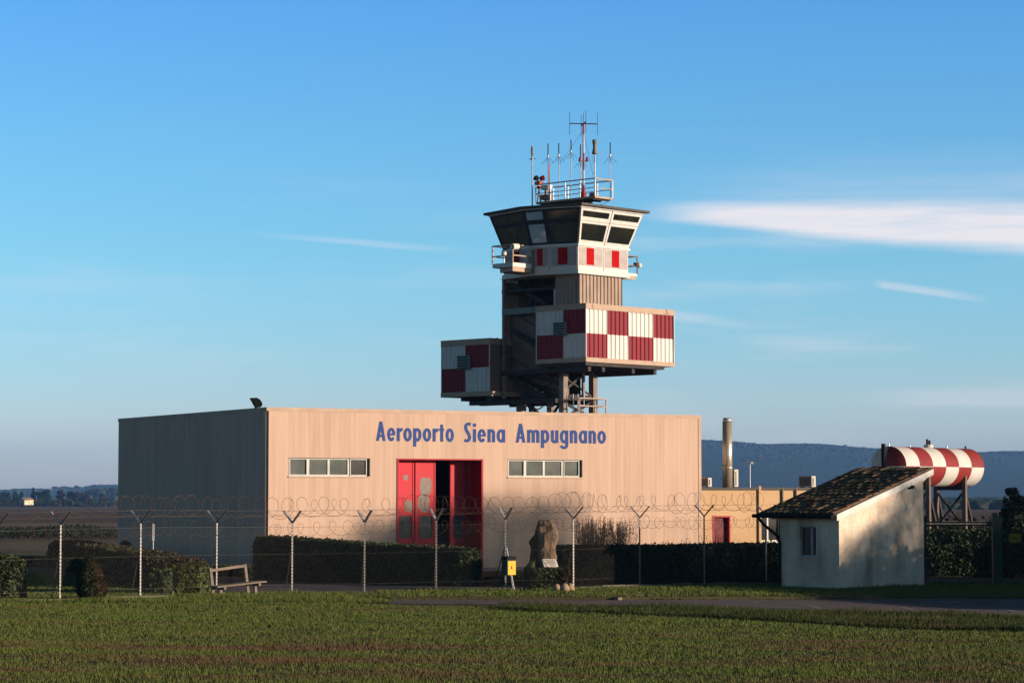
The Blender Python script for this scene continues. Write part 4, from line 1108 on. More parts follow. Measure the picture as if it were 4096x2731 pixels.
# banded mast with dipole cross
ma_ = ppa + pL * .45; mt = pa_(2334, 493, ma_)
mr_ = bpy.data.objects.new('main_mast', None); COL.objects.link(mr_); mr_.parent = tower; mr_.location = (mt.x, mt.y, 0)
bands = [(785, 690, M_mastwhite), (690, 680, M_mastwhite), (680, 612, M_mastred), (612, 536, M_mastwhite), (536, 493, M_mastred)]
for y0, y1, m_ in bands:
    z0_, z1_ = pa_(2338, y0, ma_).z, pa_(2338, y1, ma_).z
    MB().tube([(0, 0, z0_), (0, 0, z1_)], .048, 10).build('mast_band', m_, mr_)
MB().lathe((0, 0, 0), [(.16, zd), (.10, zd + .35), (.05, zd + .6)], 8).build('mast_foot', M_mastred, mr_)
zx = mt.z - .03
mb = MB()
ends = []
for th in (TA * 0 + 8, 98, 188, 278):
    t_ = R(th - TA); e_ = (.66 * math.cos(t_), .66 * math.sin(t_)); ends.append(e_); mb.tube([(0, 0, zx), (*e_, zx)], .028, 6)
mb.build('cross_arm', M_steeldk, mr_)
mb = MB()
for e_ in ends: mb.tube([(*e_, zx - .52), (*e_, zx + .52)], .012, 5)
mb.tube([(0, 0, zx), (0, 0, zx + .5)], .012, 5)
mb.build('dipole', M_steeldk, mr_)
zl = pa_(2338, 646, ma_).z
t_ = R(4 - TA); ex = Vector((math.cos(t_), math.sin(t_), 0))
MB().beam(ex * -.17 + Vector((0, 0, zl)), ex * .17 + Vector((0, 0, zl)), .05, .03).build('lamp_bar', M_mastwhite, mr_)
for s in (-1, 1):
    c = ex * (.165 * s) + Vector((0, 0, zl + .016)); MB().lathe(c, [(.085, 0), (.085, .04), (.06, .06), (.055, .17), (.03, .2)], 12).build('obstruction_lamp', M_lampred, mr_, smooth=False)
mb = MB()
for tgt in ((2262, 640), (2420, 790), (2385, 788)): pass
mb.tube([(0, 0, zx - .3), Vector(pa_(2235, 660, far)) - Vector((mt.x, mt.y, 0))], .008, 4); mb.tube([(0, 0, zx - .4), Vector(pa_(2372, 700, near)) - Vector((mt.x, mt.y, 0))], .008, 4)
mb.build('guy_wire', M_cable, mr_)
# waisted drum antenna on a pole
dt = pa_(2379, 561, near + .02); db_ = pa_(2379, 618, near + .02)
dr = bpy.data.objects.new('drum_antenna', None); COL.objects.link(dr); dr.parent = tower; dr.location = (dt.x, dt.y, 0)
Hd = dt.z - db_.z
MB().lathe((0, 0, db_.z), [(.08, 0), (.13, .02), (.135, Hd * .12), (.095, Hd * .35), (.085, Hd * .6), (.115, Hd * .85), (.12, Hd), (.09, Hd + .02)], 18).build('drum', M_grp, dr, smooth=True)
MB().tube([(0, 0, zd), (0, 0, db_.z)], .035, 8).build('pole', M_steel, dr)
mb = MB()
for q in range(4):
    th = R(45 + 90 * q); mb.tube([(.12 * math.cos(th), .12 * math.sin(th), db_.z), (.12 * math.cos(th), .12 * math.sin(th), db_.z - .42)], .006, 4)
mb.build('hanging_wire', M_cable, dr)
# rotating beacon
bt = pa_(2156, 755, near + .3); bo = bpy.data.objects.new('rotating_beacon', None); COL.objects.link(bo); bo.parent = tower; bo.location = bt
MB().lathe((0, 0, 0), [(.09, 0), (.12, .03), (.12, .16), (.07, .18)], 12).build('beacon_body', M_beacon, bo)
MB().box(-.13, .13, -.16, .16, .181, .34).build('gearbox', M_beacon, bo)
t_ = R(-8 - TA); ex2 = Vector((math.cos(t_), math.sin(t_), 0))
MB().tube([ex2 * -.10 + Vector((0, 0, .40)), Vector((0, 0, .345)), ex2 * .12 + Vector((0, 0, .40))], .03, 8).build('yoke', M_beacon, bo)
for s in (-1, 1):
    c = ex2 * (.15 * s) + Vector((0, 0, .50)); Mr = Matrix.Rotation(R(TA * -1 - 70 + s * 35 + 60), 4, 'Z') @ Matrix.Rotation(R(78), 4, 'Y')
    MB().lathe(c, [(.05, -.13), (.10, -.06), (.125, .04), (.12, .09), (.09, .11)], 16, M=Mr).build('beacon_lamp', M_black if s < 0 else M_lampred, bo, smooth=True)
MB().tube([(0, 0, -.02), (.08, -.05, zd - bt.z)], .04, 8).tube([(0, 0, -.02), (-.06, .06, zd - bt.z)], .03, 8).build('stand', M_steelpaint, bo)
c = pa_(2185, 750, near + .25)
MB().box(-.1, .1, -.3, .26, -.1, .10).build('equipment_box', M_white, tower).location = c
MB().box(-.06, .06, -.06, .06, zd, c.z - .1).build('box_post', M_rail, tower).location = (c.x, c.y, 0)
c = pa_(2186, 800, near - .05)
MB().box(-.15, .2, -.22, .22, 0, .24).build('brown_box', M_wood, tower).location = c
c = pa_(2373, 783, near + .1)
MB().box(-.12, .12, -.14, .14, 0, .16).build('junction_box', M_grp, tower).location = (c.x, c.y, zd + .001)
cable([tlit(2440, 795, ppb), tlit(2430, 808, ppb), tlit(2415, 815, ppb), tlit(2398, 820, ppb)], .012)

# ------------------------------------------------------------------ foliage tools
def leaf_quad(mb, p, s, rnd, m=0, up=0.0):
    a = Vector((rnd.gauss(0, 1), rnd.gauss(0, 1), rnd.gauss(0, 1) + up)).normalized()
    u = a.orthogonal().normalized(); v = a.cross(u); t = rnd.random() * 6.283
    c, s_ = math.cos(t), math.sin(t); x = u * c + v * s_; y = (v * c - u * s_) * 0.55
    p = Vector(p); i = len(mb.v)
    mb.v += [tuple(p - x * s), tuple(p + y * s), tuple(p + x * s), tuple(p - y * s)]
    mb.f.append((i, i + 1, i + 2, i + 3)); mb.m.append(m)
def hedge(name, label, path, w, hs, n, mats, seed=1, leaf=0.05, cat='hedge', pick=None, expo=0.3, core=M_leafdk):
    """clipped hedge along path [(x, y)], heights hs; loose leaves over a dense heart"""
    rnd = random.Random(seed); P = [Vector((p[0], p[1], 0)) for p in path]
    o0 = P[0].copy(); root = thing(name, label, cat, tuple(o0))
    segs = [(P[k + 1] - P[k]).length for k in range(len(P) - 1)]; tot = sum(segs)
    def pos(t):
        d = t * tot; k = 0
        while k < len(segs) - 1 and d > segs[k]: d -= segs[k]; k += 1
        f = d / segs[k]; dr = (P[k + 1] - P[k]).normalized(); return P[k].lerp(P[k + 1], f), dr, hs[k] + (hs[k + 1] - hs[k]) * f
    def surf(t, phi, k=1.0):
        c, dr, h = pos(t); s = Vector((dr.y, -dr.x, 0))
        cx, sz = math.cos(phi), math.sin(phi)
        endf = min(t * tot, (1 - t) * tot) / (w * .35); endf = min(1, max(0, endf)) ; ef = (1 - (1 - endf) ** 2.5) ** .5 if endf < 1 else 1
        wob = 1 + .05 * math.sin(t * tot * 2.1 + phi * 2) + .04 * math.sin(t * tot * 5.3 + 1.3)
        return c - o0 + s * (w / 2 * math.copysign(abs(cx) ** expo, cx) * k * wob * (.35 + .65 * ef)) + Vector((0, 0, h * abs(sz) ** expo * k * (.97 + .03 * wob) * (.8 + .2 * ef)))
    cm = MB(); nt_ = max(6, int(tot / .5)); nph = 10
    for i in range(nt_ + 1):
        for j in range(nph + 1): cm.v.append(tuple(surf(i / nt_, math.pi * j / nph, .93 + rnd.uniform(-.03, .02))))
    for i in range(nt_):
        for j in range(nph):
            a = i * (nph + 1) + j; cm.f.append((a, a + 1, a + nph + 2, a + nph + 1)); cm.m.append(0)
    cm.f.append(tuple(range(nph + 1))); cm.m.append(0); cm.f.append(tuple(nt_ * (nph + 1) + j for j in range(nph + 1))[::-1]); cm.m.append(0)
    if core is not None: cm.build('branches', core, root)
    lm = MB()
    for _ in range(n):
        e = rnd.random()
        t = rnd.random(); hm = sum(hs) / len(hs); u_ = rnd.random()
        if u_ < 2 * hm / (2 * hm + w):
            phi = math.asin(min(1, (rnd.random() ** .9) ** (1 / expo))); phi = phi if rnd.random() < .62 else math.pi - phi
        else: phi = math.acos(max(-1, min(1, math.copysign(rnd.random() ** (1 / expo), rnd.uniform(-1, 1)))))
        if e < .12 * w / tot * 6: # end faces
            t = rnd.choice((0.0, 1.0)); k = rnd.random() ** .5
        else: k = 1.0
        p = surf(t, phi, k * rnd.gauss(1.0, .025)); p += Vector((rnd.gauss(0, .03), rnd.gauss(0, .03), rnd.gauss(0, .025)))
        if p.z < 0.02: p.z = .02 + rnd.random() * .1
        leaf_quad(lm, p, leaf * rnd.uniform(.6, 1.3), rnd, pick(t, phi, p, rnd) if pick else 0)
    lm.build('foliage', mats, root, kind='stuff')
    return root
def crown(mb, blobs, n, leaf, rnd, m=None, flat=1.0):
    tw_ = sum(b[3] ** 2 for b in blobs)
    for b in blobs:
        for _ in range(int(n * b[3] ** 2 / tw_)):
            d = Vector((rnd.gauss(0, 1), rnd.gauss(0, 1), rnd.gauss(0, 1))).normalized() * b[3] * rnd.uniform(.45, 1.05) ** .6
            d.z *= b[4] if len(b) > 4 else flat
            leaf_quad(mb, Vector(b[:3]) + d, leaf * rnd.uniform(.6, 1.4), rnd, m(d, rnd) if m else 0)
def tree(name, label, loc, h, r, kind, seed, n=1500, leaf=.12, mats=None, group=None, zb=0.0, cat='tree'):
    rnd = random.Random(seed); root = thing(name, label, cat, (loc[0], loc[1], zb), 0, group)
    tk = MB(); tr = max(.05, h * .025)
    ct = h * (.15 if kind in ('cypress', 'bush', 'cone') else .45)
    tk.tube([(0, 0, -.1), (rnd.uniform(-.05, .05) * h * .2, 0, ct), (rnd.uniform(-.03, .03) * h, rnd.uniform(-.03, .03) * h, h * .8)], tr, 8, r2=tr * .25)
    for k in range(6 if kind == 'round' else 3):
        t = rnd.random() * 6.28; z0_ = ct * rnd.uniform(.8, 1.2)
        tk.tube([(0, 0, z0_), (math.cos(t) * r * .6, math.sin(t) * r * .6, z0_ + h * .22)], tr * .45, 6, r2=tr * .1)
    tk.build('trunk', M_bark, root)
    mb = MB(); blobs = []
    if kind == 'cypress':
        for k in range(9):
            f = k / 8; blobs.append((rnd.gauss(0, r * .08), rnd.gauss(0, r * .08), h * (.10 + .86 * f), r * (math.sin(math.pi * min(1, (.25 + .72 * f))) ** .6 + .12), 1.4))
    elif kind == 'cone':
        for k in range(10):
            f = k / 9; q_ = r * (1.05 - .85 * f)
            for _ in range(3): t = rnd.random() * 6.28; blobs.append((math.cos(t) * q_ * .45, math.sin(t) * q_ * .45, h * (.12 + .82 * f), q_ * .6, .8))
    else:
        for k in range(14):
            t = rnd.random() * 6.28; q_ = r * rnd.uniform(.1, .65); zc_ = (.62 if kind == 'round' else .5); blobs.append((math.cos(t) * q_, math.sin(t) * q_, h * (zc_ + rnd.uniform(-.22, .26)), r * rnd.uniform(.32, .5), .8))
    crown(mb, blobs, n, leaf, rnd, (lambda d, q: q.randrange(len(mats))) if mats and len(mats) > 1 else None)
    mb.build('crown', mats or [M_leafdk], root, kind='stuff')
    return root

# ------------------------------------------------------------------ hedges
def G(px, py): p = gnd(px, py); return (p.x, p.y)
def off(p, dx, dy): return (p[0] + dx, p[1] + dy)
hedge('hedge', 'dark clipped hedge at the far left edge, left of the first fence post', [off(G(-420, 2402), 0, .9), off(G(62, 2402), 0, .9)], 1.7, [1.16, 1.14], 26000, [M_leafdk, M_leafbrown, M_leafyel], 11, .05,
      pick=lambda t, f, p, r: 0 if r.random() < .86 else (1 if r.random() < .8 else 2))
hedge('hedge', 'long dark hedge with brown top running back behind the egg shaped bush', [G(268, 2266), G(660, 2354)], 1.5, [1.0, .98], 46000, [M_leafdk, M_leafbrown, M_leafrust], 12, .06,
      pick=lambda t, f, p, r: (2 if r.random() < .35 else 1) if p.z > .88 and r.random() < .7 else (0 if r.random() < .9 else 1))
hedge('hedge', 'short yellow green leafy hedge with rusty top beside the bench', [G(640, 2366), G(752, 2372)], 1.9, [1.0, .93], 26000, [M_leafyel, M_leafrust, M_leafdk], 13, .06,
      pick=lambda t, f, p, r: (1 if r.random() < .75 else 2) if p.z > .80 else (0 if r.random() < .55 else 2))  # yellow green leaves also paint in the sunlit look of the hedge end
hedge('hedge', 'dark clipped hedge in front of the red hangar doors', [off(G(1050, 2314), 0, .5), off(G(1500, 2334), 0, .5), off(G(1890, 2347), 0, .5)], 1.05, [1.40, 1.22, 1.12], 52000, [M_leafdk, M_leafbrown], 14, .055,
      pick=lambda t, f, p, r: 0 if r.random() < .85 else 1)
hedge('hedge', 'long dark hedge from the memorial stone to the shed', [off(G(2215, 2338), 0, .5), off(G(2700, 2333), 0, .5), off(G(3150, 2326), 0, .5)], 1.05, [1.16, 1.17, 1.2], 52000, [M_leafdk, M_leafbrown], 15, .055,
      pick=lambda t, f, p, r: 0 if r.random() < .85 else 1)
hedge('hedge', 'dark speckled hedge between the shed and the green gate post', [off(G(3610, 2302), 0, .5), off(G(3990, 2302), 0, .5)], 1.2, [1.0, .98], 24000, [M_leafdk, M_leafbrown, M_leafyel], 16, .055,
      pick=lambda t, f, p, r: 0 if r.random() < .8 else (1 if r.random() < .85 else 2))  # the few yellow leaves are painted sunlit dots
hedge('hedge', 'taller black hedge behind the speckled hedge under the water tank', [G(3560, 2268), G(4080, 2268)], 1.6, [1.42, 1.40], 14000, [M_leafdk], 17, .07)
hedge('hedge', 'low dark hedge at the foot of the hangar behind the bench', [G(700, 2296), G(1010, 2306)], .5, [.35, .33], 3500, [M_leafdk, M_leafbrown], 18, .045)
# clipped egg shaped bush leaning left
eb = gnd(361, 2402); rnd = random.Random(4)
egg = thing('egg_shaped_bush', 'egg shaped clipped bush with reddish right side in front of the long hedge', 'bush', (eb.x, eb.y + .35, 0))
ez = 1.17
def eggp(t, f, k=1):
    z = ez * f; r_ = .41 * (math.sin(math.pi * min(1, f ** .62 * .93 + .05)) ** .62) * (1 - .15 * f)
    return Vector((r_ * math.cos(t) * k + (-.05 - .10 * f) + .05, r_ * math.sin(t) * k, z))
mb = MB(); nr, nl = 14, 20
mb.v = [tuple(eggp(2 * math.pi * j / nl, i / nr, .92)) for i in range(nr + 1) for j in range(nl)]
mb.f = [(i * nl + j, i * nl + (j + 1) % nl, (i + 1) * nl + (j + 1) % nl, (i + 1) * nl + j) for i in range(nr) for j in range(nl)]; mb.m = [0] * len(mb.f)
mb.build('branches', M_leafdk, egg)
mb = MB()
for _ in range(9000):
    t, f = rnd.random() * 6.283, rnd.random() ** .8
    p = eggp(t, f, rnd.gauss(1, .03)); leaf_quad(mb, p, .032 * rnd.uniform(.6, 1.3), rnd, 1 if math.cos(t - .2) > .25 and rnd.random() < .8 else (0 if rnd.random() < .8 else 1))
mb.build('foliage', [M_leafdk, M_leafrust], egg, kind='stuff')

# ------------------------------------------------------------------ wire fence
FP = [(-10, 2409), (240, 2401), (561, 2391), (866, 2379), (1168, 2370), (1458, 2367), (1745, 2365), (2022, 2364.5), (2294, 2362), (2560, 2348), (2818, 2340), (3066, 2331)]
KN = [2103, 2095, 2088, 2087.6, 2087.6, 2084.8, 2079, 2073.7, 2071, 2066, 2061, 2058]
fp = [gnd(x, y) for x, y in FP]; kz = [zrow(p.y, k) for p, k in zip(fp, KN)]
ZG = [0.0] * 6 + [.03, .075, .075, .075, .075, .075]
fence = thing('wire_fence', 'tall chain link fence on galvanised posts with V arms and coils of barbed wire', 'fence', (0, 0, 0))
def ffr(k):
    a = fp[max(k - 1, 0)]; b = fp[min(k + 1, len(fp) - 1)]; d = (b - a).normalized(); return d
mp_ = bpy.data.materials.new('punched galvanised angle'); mp_.use_nodes = True
t_ = mp_.node_tree; b_ = t_.nodes['Principled BSDF']; b_.inputs['Roughness'].default_value = .55; b_.inputs['Metallic'].default_value = .2
tcn = t_.nodes.new('ShaderNodeTexCoord'); sp_ = t_.nodes.new('ShaderNodeSeparateXYZ'); t_.links.new(tcn.outputs['Object'], sp_.inputs[0])
w_ = t_.nodes.new('ShaderNodeMath'); w_.operation = 'SINE'; m1 = t_.nodes.new('ShaderNodeMath'); m1.operation = 'MULTIPLY'; m1.inputs[1].default_value = 66.0
t_.links.new(sp_.outputs['Z'], m1.inputs[0]); t_.links.new(m1.outputs[0], w_.inputs[0])
r__ = t_.nodes.new('ShaderNodeValToRGB'); r__.color_ramp.elements[0].position = .15; r__.color_ramp.elements[0].color = (.06, .057, .054, 1); r__.color_ramp.elements[1].position = .35; r__.color_ramp.elements[1].color = (.22, .205, .185, 1)
ad = t_.nodes.new('ShaderNodeMath'); ad.operation = 'MULTIPLY_ADD'; ad.inputs[1].default_value = .5; ad.inputs[2].default_value = .5
t_.links.new(w_.outputs[0], ad.inputs[0]); t_.links.new(ad.outputs[0], r__.inputs[0]); t_.links.new(r__.outputs[0], b_.inputs['Base Color'])
for k, (p, z1) in enumerate(zip(fp, kz)):
    post = bpy.data.objects.new('fence_post', None); COL.objects.link(post); post.parent = fence; post.location = (p.x, p.y, ZG[k])
    h = z1 - ZG[k]; d = ffr(k); an = math.atan2(d.y, d.x)
    post.rotation_euler = (0, 0, an)
    MB().box(-.023, .023, -.004, .004, 0, h).box(-.004, .004, .0041, .035, 0, h).build('upright', mp_, post)
    # Y arms, turned so that both are seen
    for s, dx in ((-1, -.155), (1, .155)):
        dp = s * -.26
        MB().beam((0, 0, h - .02), (dx, dp, h + .33), .08, .03).build('arm', M_steel if s < 0 else M_steeldk, post)  # pale left arm and dark right arm paint in sun and shade
    MB().tube([(-.02, .02, h * .62), (-.03, .42, .0)], .012, 6).build('brace', M_steeldk, post)
# an extra pair of braces at the strained post beside the litter bin
k = 7; p = fp[k]; d = ffr(k)
MB().beam((p.x, p.y + .05, 1.35), (p.x - .95 * d.x * .42, p.y + .5, .05), .03).build('strain_brace', M_steeldk, fence)
MB().beam((p.x + .03, p.y + .02, 1.3), (p.x + .26, p.y + .3, .05), .02).build('strain_brace', M_steel, fence)
def fpos(s):
    """point on the fence line at distance s from its first post, with the knuckle height"""
    k = 0
    while k < len(fp) - 2:
        L = (fp[k + 1] - fp[k]).length
        if s <= L: break
        s -= L; k += 1
    L = (fp[k + 1] - fp[k]).length; f = s / L
    return fp[k].lerp(fp[k + 1], f), kz[k] + (kz[k + 1] - kz[k]) * f, (fp[k + 1] - fp[k]).normalized(), ZG[k] + (ZG[k + 1] - ZG[k]) * f
FT = sum((fp[k + 1] - fp[k]).length for k in range(len(fp) - 1))
rnd = random.Random(9)
mb = MB(); pitch = .11; s = 0
def strand(s0, s1, z0f, z1f):
    a, ka, _, ga = fpos(s0); b, kb, _, gb_ = fpos(s1)
    pa_2 = Vector((a.x, a.y, ga + (ka - .0 - ga) * z0f)); pb_2 = Vector((b.x, b.y, gb_ + (kb - gb_) * z1f))
    mb.beam(pa_2, pb_2, .0020)
while s < FT:
    for sgn in (1, -1):
        s0 = s if sgn > 0 else s + 1.96; s1 = s0 + 1.96 * sgn
        if 0 <= s1 <= FT and 0 <= s0 <= FT: strand(s0, s1, 0.01, .93)
    s += pitch
mb.build('chain_link_mesh', M_wire, fence, kind='stuff')
for zf, r_ in ((.93, .004), (.55, .003), (.12, .003)):
    pts = []; s = 0
    while s <= FT: a, k_z, _, g_2 = fpos(s); pts.append((a.x, a.y - .01, g_2 + (k_z - g_2) * zf)); s += .5
    MB().tube(pts, r_, 5).build('tension_wire', M_wire, fence)
for side_ in (-1, 1):
    for hz in (.17, .33):
        pts = []; s = 0
        while s <= FT:
            a, k_z, dd_, g_2 = fpos(s); nrm_ = Vector((-dd_.y, dd_.x, 0)); off__ = nrm_ * (-side_ * .26 * hz / .35) + dd_ * (side_ * .15 * hz / .33)
            pts.append((a.x + off__.x, a.y + off__.y, k_z + hz + .01 * math.sin(s * 3))); s += .4
        MB().tube(pts, .0025, 4).build('barbed_strand', M_wire, fence)
def coil(nm, r0, zoff, yoff, v0, rad, seed):
    rnd = random.Random(seed); pts = []; th = 0; s = .1; R_ = r0; v = v0; tR, tv = r0, v0; zc_ = 0; tz = 0
    while s < FT - .3:
        if rnd.random() < .035: tR = r0 * rnd.uniform(.72, 1.18); tv = v0 * rnd.uniform(.35, 1.35); tz = rnd.uniform(-.06, .06)
        R_ += (tR - R_) * .08; v += (tv - v) * .08; zc_ += (tz - zc_) * .05
        a, k_z, dd_, _ = fpos(max(0, min(FT, s))); nrm_ = Vector((-dd_.y, dd_.x, 0))
        al = R_ * math.cos(th); p = a + dd_ * al + nrm_ * (yoff + .10 * math.sin(th * .5 + 1)); pts.append((p.x, p.y, k_z + zoff + zc_ + R_ * math.sin(th)))
        th += .30; s += v * .30 / 6.283
    m_ = MB(); m_.tube(pts, rad, 5)
    for i_ in range(0, len(pts), 2):     # small blades along the coil
        p = Vector(pts[i_]); dv = Vector((rnd.gauss(0, 1), rnd.gauss(0, 1), rnd.gauss(0, 1))).normalized() * .018; m_.beam(p - dv, p + dv, .004)
    m_.build(nm, M_rust, fence)
coil('razor_coil', .31, .42, 0, .52, .0050, 21); coil('razor_coil', .24, .44, .05, 1.15, .0042, 22); coil('razor_coil', .205, -.19, -.10, .40, .0042, 23)

# ------------------------------------------------------------------ white plastered shed
mpl = bpy.data.materials.new('stained lime plaster'); mpl.use_nodes = True; t_ = mpl.node_tree; b_ = t_.nodes['Principled BSDF']; b_.inputs['Roughness'].default_value = .95; b_.inputs['Specular IOR Level'].default_value = .15
tcn = t_.nodes.new('ShaderNodeTexCoord')
def _n(sc_, st=(1, 1, 1), det=5, lo=.4, hi=.7):
    m_ = t_.nodes.new('ShaderNodeMapping'); m_.inputs['Scale'].default_value = st; t_.links.new(tcn.outputs['Object'], m_.inputs[0])
    q = t_.nodes.new('ShaderNodeTexNoise'); q.inputs['Scale'].default_value = sc_; q.inputs['Detail'].default_value = det; t_.links.new(m_.outputs[0], q.inputs['Vector'])
    r = t_.nodes.new('ShaderNodeMapRange'); r.inputs['From Min'].default_value = lo; r.inputs['From Max'].default_value = hi; t_.links.new(q.outputs[0], r.inputs['Value']); return r.outputs[0]
def _mix(f, c, prev):
    m_ = t_.nodes.new('ShaderNodeMix'); m_.data_type = 'RGBA'; m_.inputs[7].default_value = (*c, 1); t_.links.new(f, m_.inputs[0])
    if isinstance(prev, tuple): m_.inputs[6].default_value = (*prev, 1)
    else: t_.links.new(prev, m_.inputs[6])
    return m_.outputs[2]
c_ = _mix(_n(1.1, (1, 1, .8), 6, .42, .72), (.40, .31, .24), (.62, .50, .385))
c_ = _mix(_n(.8, (1.4, 1.4, .5), 7, .55, .75), (.27, .21, .16), c_)
c_ = _mix(_n(7, (1, 1, 1), 4, .5, .9), (.38, .30, .235), c_)
t_.links.new(c_, b_.inputs['Base Color'])
bp_ = t_.nodes.new('ShaderNodeBump'); bp_.inputs['Strength'].default_value = .35; bp_.inputs['Distance'].default_value = .03; t_.links.new(_n(9, (1, 1, 1), 6, 0, 1), bp_.inputs['Height']); t_.links.new(bp_.outputs[0], b_.inputs['Normal'])
M_plaster = mpl
S0 = gnd(3358, 2364); SA = 45.0
WG = Wall(S0, SA); SL = WG.hit(3695, 2200)[0]; WW = Wall(S0, SA + 90); SW_ = WW.hit(3120, 2200)[0]
hz0 = zrow(S0.y, 2052); hz1 = WG.hit(3695, 1893)[1]
print('shed', S0, SL, SW_, hz0, hz1)
shed = thing('plastered_shed', 'small white plastered shed with a single pitch roof of old clay tiles', 'shed', (S0.x, S0.y, 0), R(SA))
sl = (hz1 - hz0) / SL
mb = MB(); T_ = .28
def zr_(x): return hz0 + sl * x
mb.face([(0, 0, 0), (SL, 0, 0), (SL, 0, zr_(SL)), (0, 0, zr_(0))]); mb.face([(SL, SW_, 0), (0, SW_, 0), (0, SW_, zr_(0)), (SL, SW_, zr_(SL))]); mb.face([(SL, 0, 0), (SL, SW_, 0), (SL, SW_, zr_(SL)), (SL, 0, zr_(SL))])
y0w = WW.hit(3264, 2160)[0]; y1w = WW.hit(3199, 2160)[0]; zw0 = WW.hit(3230, 2224)[1]; zw1 = WW.hit(3230, 2104)[1]
for (a, b, p, q) in cuts(0, SW_, 0, zr_(0), [(y0w, y1w, zw0, zw1)]): mb.face([(0, b, p), (0, a, p), (0, a, q), (0, b, q)])
for (pa3, pb3) in (((0, y0w), (.16, y0w)), ((.16, y1w), (0, y1w))): mb.face([(*pa3, zw0), (*pb3, zw0), (*pb3, zw1), (*pa3, zw1)])
mb.face([(0, y0w, zw0), (0, y1w, zw0), (.16, y1w, zw0), (.16, y0w, zw0)]); mb.face([(0, y0w, zw1), (.16, y0w, zw1), (.16, y1w, zw1), (0, y1w, zw1)])
mb.build('wall', M_plaster, shed)
M_winpale = mat('pale blue grey frame', (.42, .46, .52), None, 3, .5)
wn = MB(); f_ = .035; ym = y0w + (y1w - y0w) * .36
wn.box(.10, .15, y0w, y1w, zw0, zw0 + f_ * 1.3); wn.box(.10, .15, y0w, y1w, zw1 - f_, zw1); wn.box(.10, .15, y0w, y0w + f_ * .7, zw0, zw1); wn.box(.10, .15, y1w - f_ * .7, y1w, zw0, zw1); wn.box(.09, .15, ym - .05, ym + .05, zw0 + .05, zw1 - f_)
wo = wn.build('window', M_winpale, shed)
MB().box(.12, .13, y0w + .02, ym - .05, zw0 + .04, zw1 - .03).build('pane', M_glassdk, wo); MB().box(.12, .13, ym + .05, y1w - .02, zw0 + .04, zw1 - .03).build('pane', M_glassdk, wo)
MB().box(-.05, .10, y0w - .04, y1w + .04, zw0 - .05, zw0 - .002).build('sill', M_plaster, wo)
# white barge band along the raking top of the gable and the slab under the tiles
def rake(y0, y1, x0, x1, d0, d1, m, nm, mm):
    b_ = MB(); P_ = [(x, y, zr_(x) + d) for y in (y0, y1) for (x, d) in ((x0, d0), (x1, d0), (x1, d1), (x0, d1))]
    b_.v = P_; b_.f = [(0, 1, 2, 3), (7, 6, 5, 4), (0, 4, 5, 1), (1, 5, 6, 2), (2, 6, 7, 3), (3, 7, 4, 0)]; b_.m = [0] * 6
    return b_.build(nm, mm, shed)
rake(-.10, -.002, -.22, SL + .42, -.16, .04, 0, 'barge_band', M_white)
rake(-.14, SW_ + .55, -.42, SL + .35, .041, .10, 0, 'roof_slab', M_steeldk)
rake(SW_ + .001, SW_ + .12, -.25, SL + .3, -.12, .04, 0, 'barge_band', M_plaster)
for k in range(5):
    y = .15 + (SW_ + .2) * k / 4; MB().beam((-.40, y, zr_(-.4) - .0), (.0, y, zr_(0) - .0), .07, .09).build('rafter_end', M_wood, shed)
# tiles: half round covers, each its own piece
def tile_mesh(m_):
    b_ = MB(); n_ = 7; L_ = .44
    for x, r in ((0, .110), (L_, .092)):
        for k in range(n_): t = math.pi * k / (n_ - 1); b_.v.append((x, r * math.cos(t), r * math.sin(t) * .42))
        for k in range(n_): t = math.pi * k / (n_ - 1); b_.v.append((x, (r - .014) * math.cos(t), (r - .014) * math.sin(t) * .42))
    for k in range(n_ - 1): b_.f += [(k, 2 * n_ + k, 2 * n_ + k + 1, k + 1), (n_ + k, n_ + k + 1, 3 * n_ + k + 1, 3 * n_ + k), (k, k + 1, n_ + k + 1, n_ + k)]
    b_.m = [0] * len(b_.f); return b_.mesh('roof_tile', m_)
TM = [tile_mesh(M_tile), tile_mesh(M_tile2), tile_mesh(M_tile3)]
ang_ = math.atan(sl); rnd = random.Random(31); ys_ = []; y = -.08
while y < SW_ + .50: ys_.append(y); y += .205
nrow = int((SL + .72) / (.335 * math.cos(ang_))) + 1
for i_, y in enumerate(ys_):
    for j in range(nrow):
        x = -.46 + j * .335 * math.cos(ang_)
        if x > SL + .1: continue
        q = rnd.random(); k = 0 if q < .45 else (1 if q < .9 else 2)
        if i_ == 0: k = 2 if q < .55 else 0
        if j >= nrow - 3 and q < .6: k = 0
        inst('roof_tile', TM[k], shed, (x + rnd.uniform(-.05, .05), y + rnd.uniform(-.018, .018), zr_(x) + .115 + rnd.uniform(-.008, .012)), (rnd.uniform(-.08, .08), -ang_ + .045, rnd.uniform(-.04, .04)))
b_ = MB()                                           # channel tiles below, between the covers
for y in ys_[:-1]:
    for k in range(int((SL + .7) / .32)):
        x = -.44 + k * .32; yy = y + .1025
        b_.v += [(x, yy - .07, zr_(x) + .135), (x, yy, zr_(x) + .112), (x, yy + .07, zr_(x) + .135), (x + .34, yy - .06, zr_(x + .34) + .125), (x + .34, yy, zr_(x + .34) + .104), (x + .34, yy + .06, zr_(x + .34) + .125)]
        i_ = len(b_.v) - 6; b_.f += [(i_, i_ + 1, i_ + 4, i_ + 3), (i_ + 1, i_ + 2, i_ + 5, i_ + 4)]; b_.m += [0, 0]
b_.build('channel_tiles', M_tile2, shed, kind='stuff')
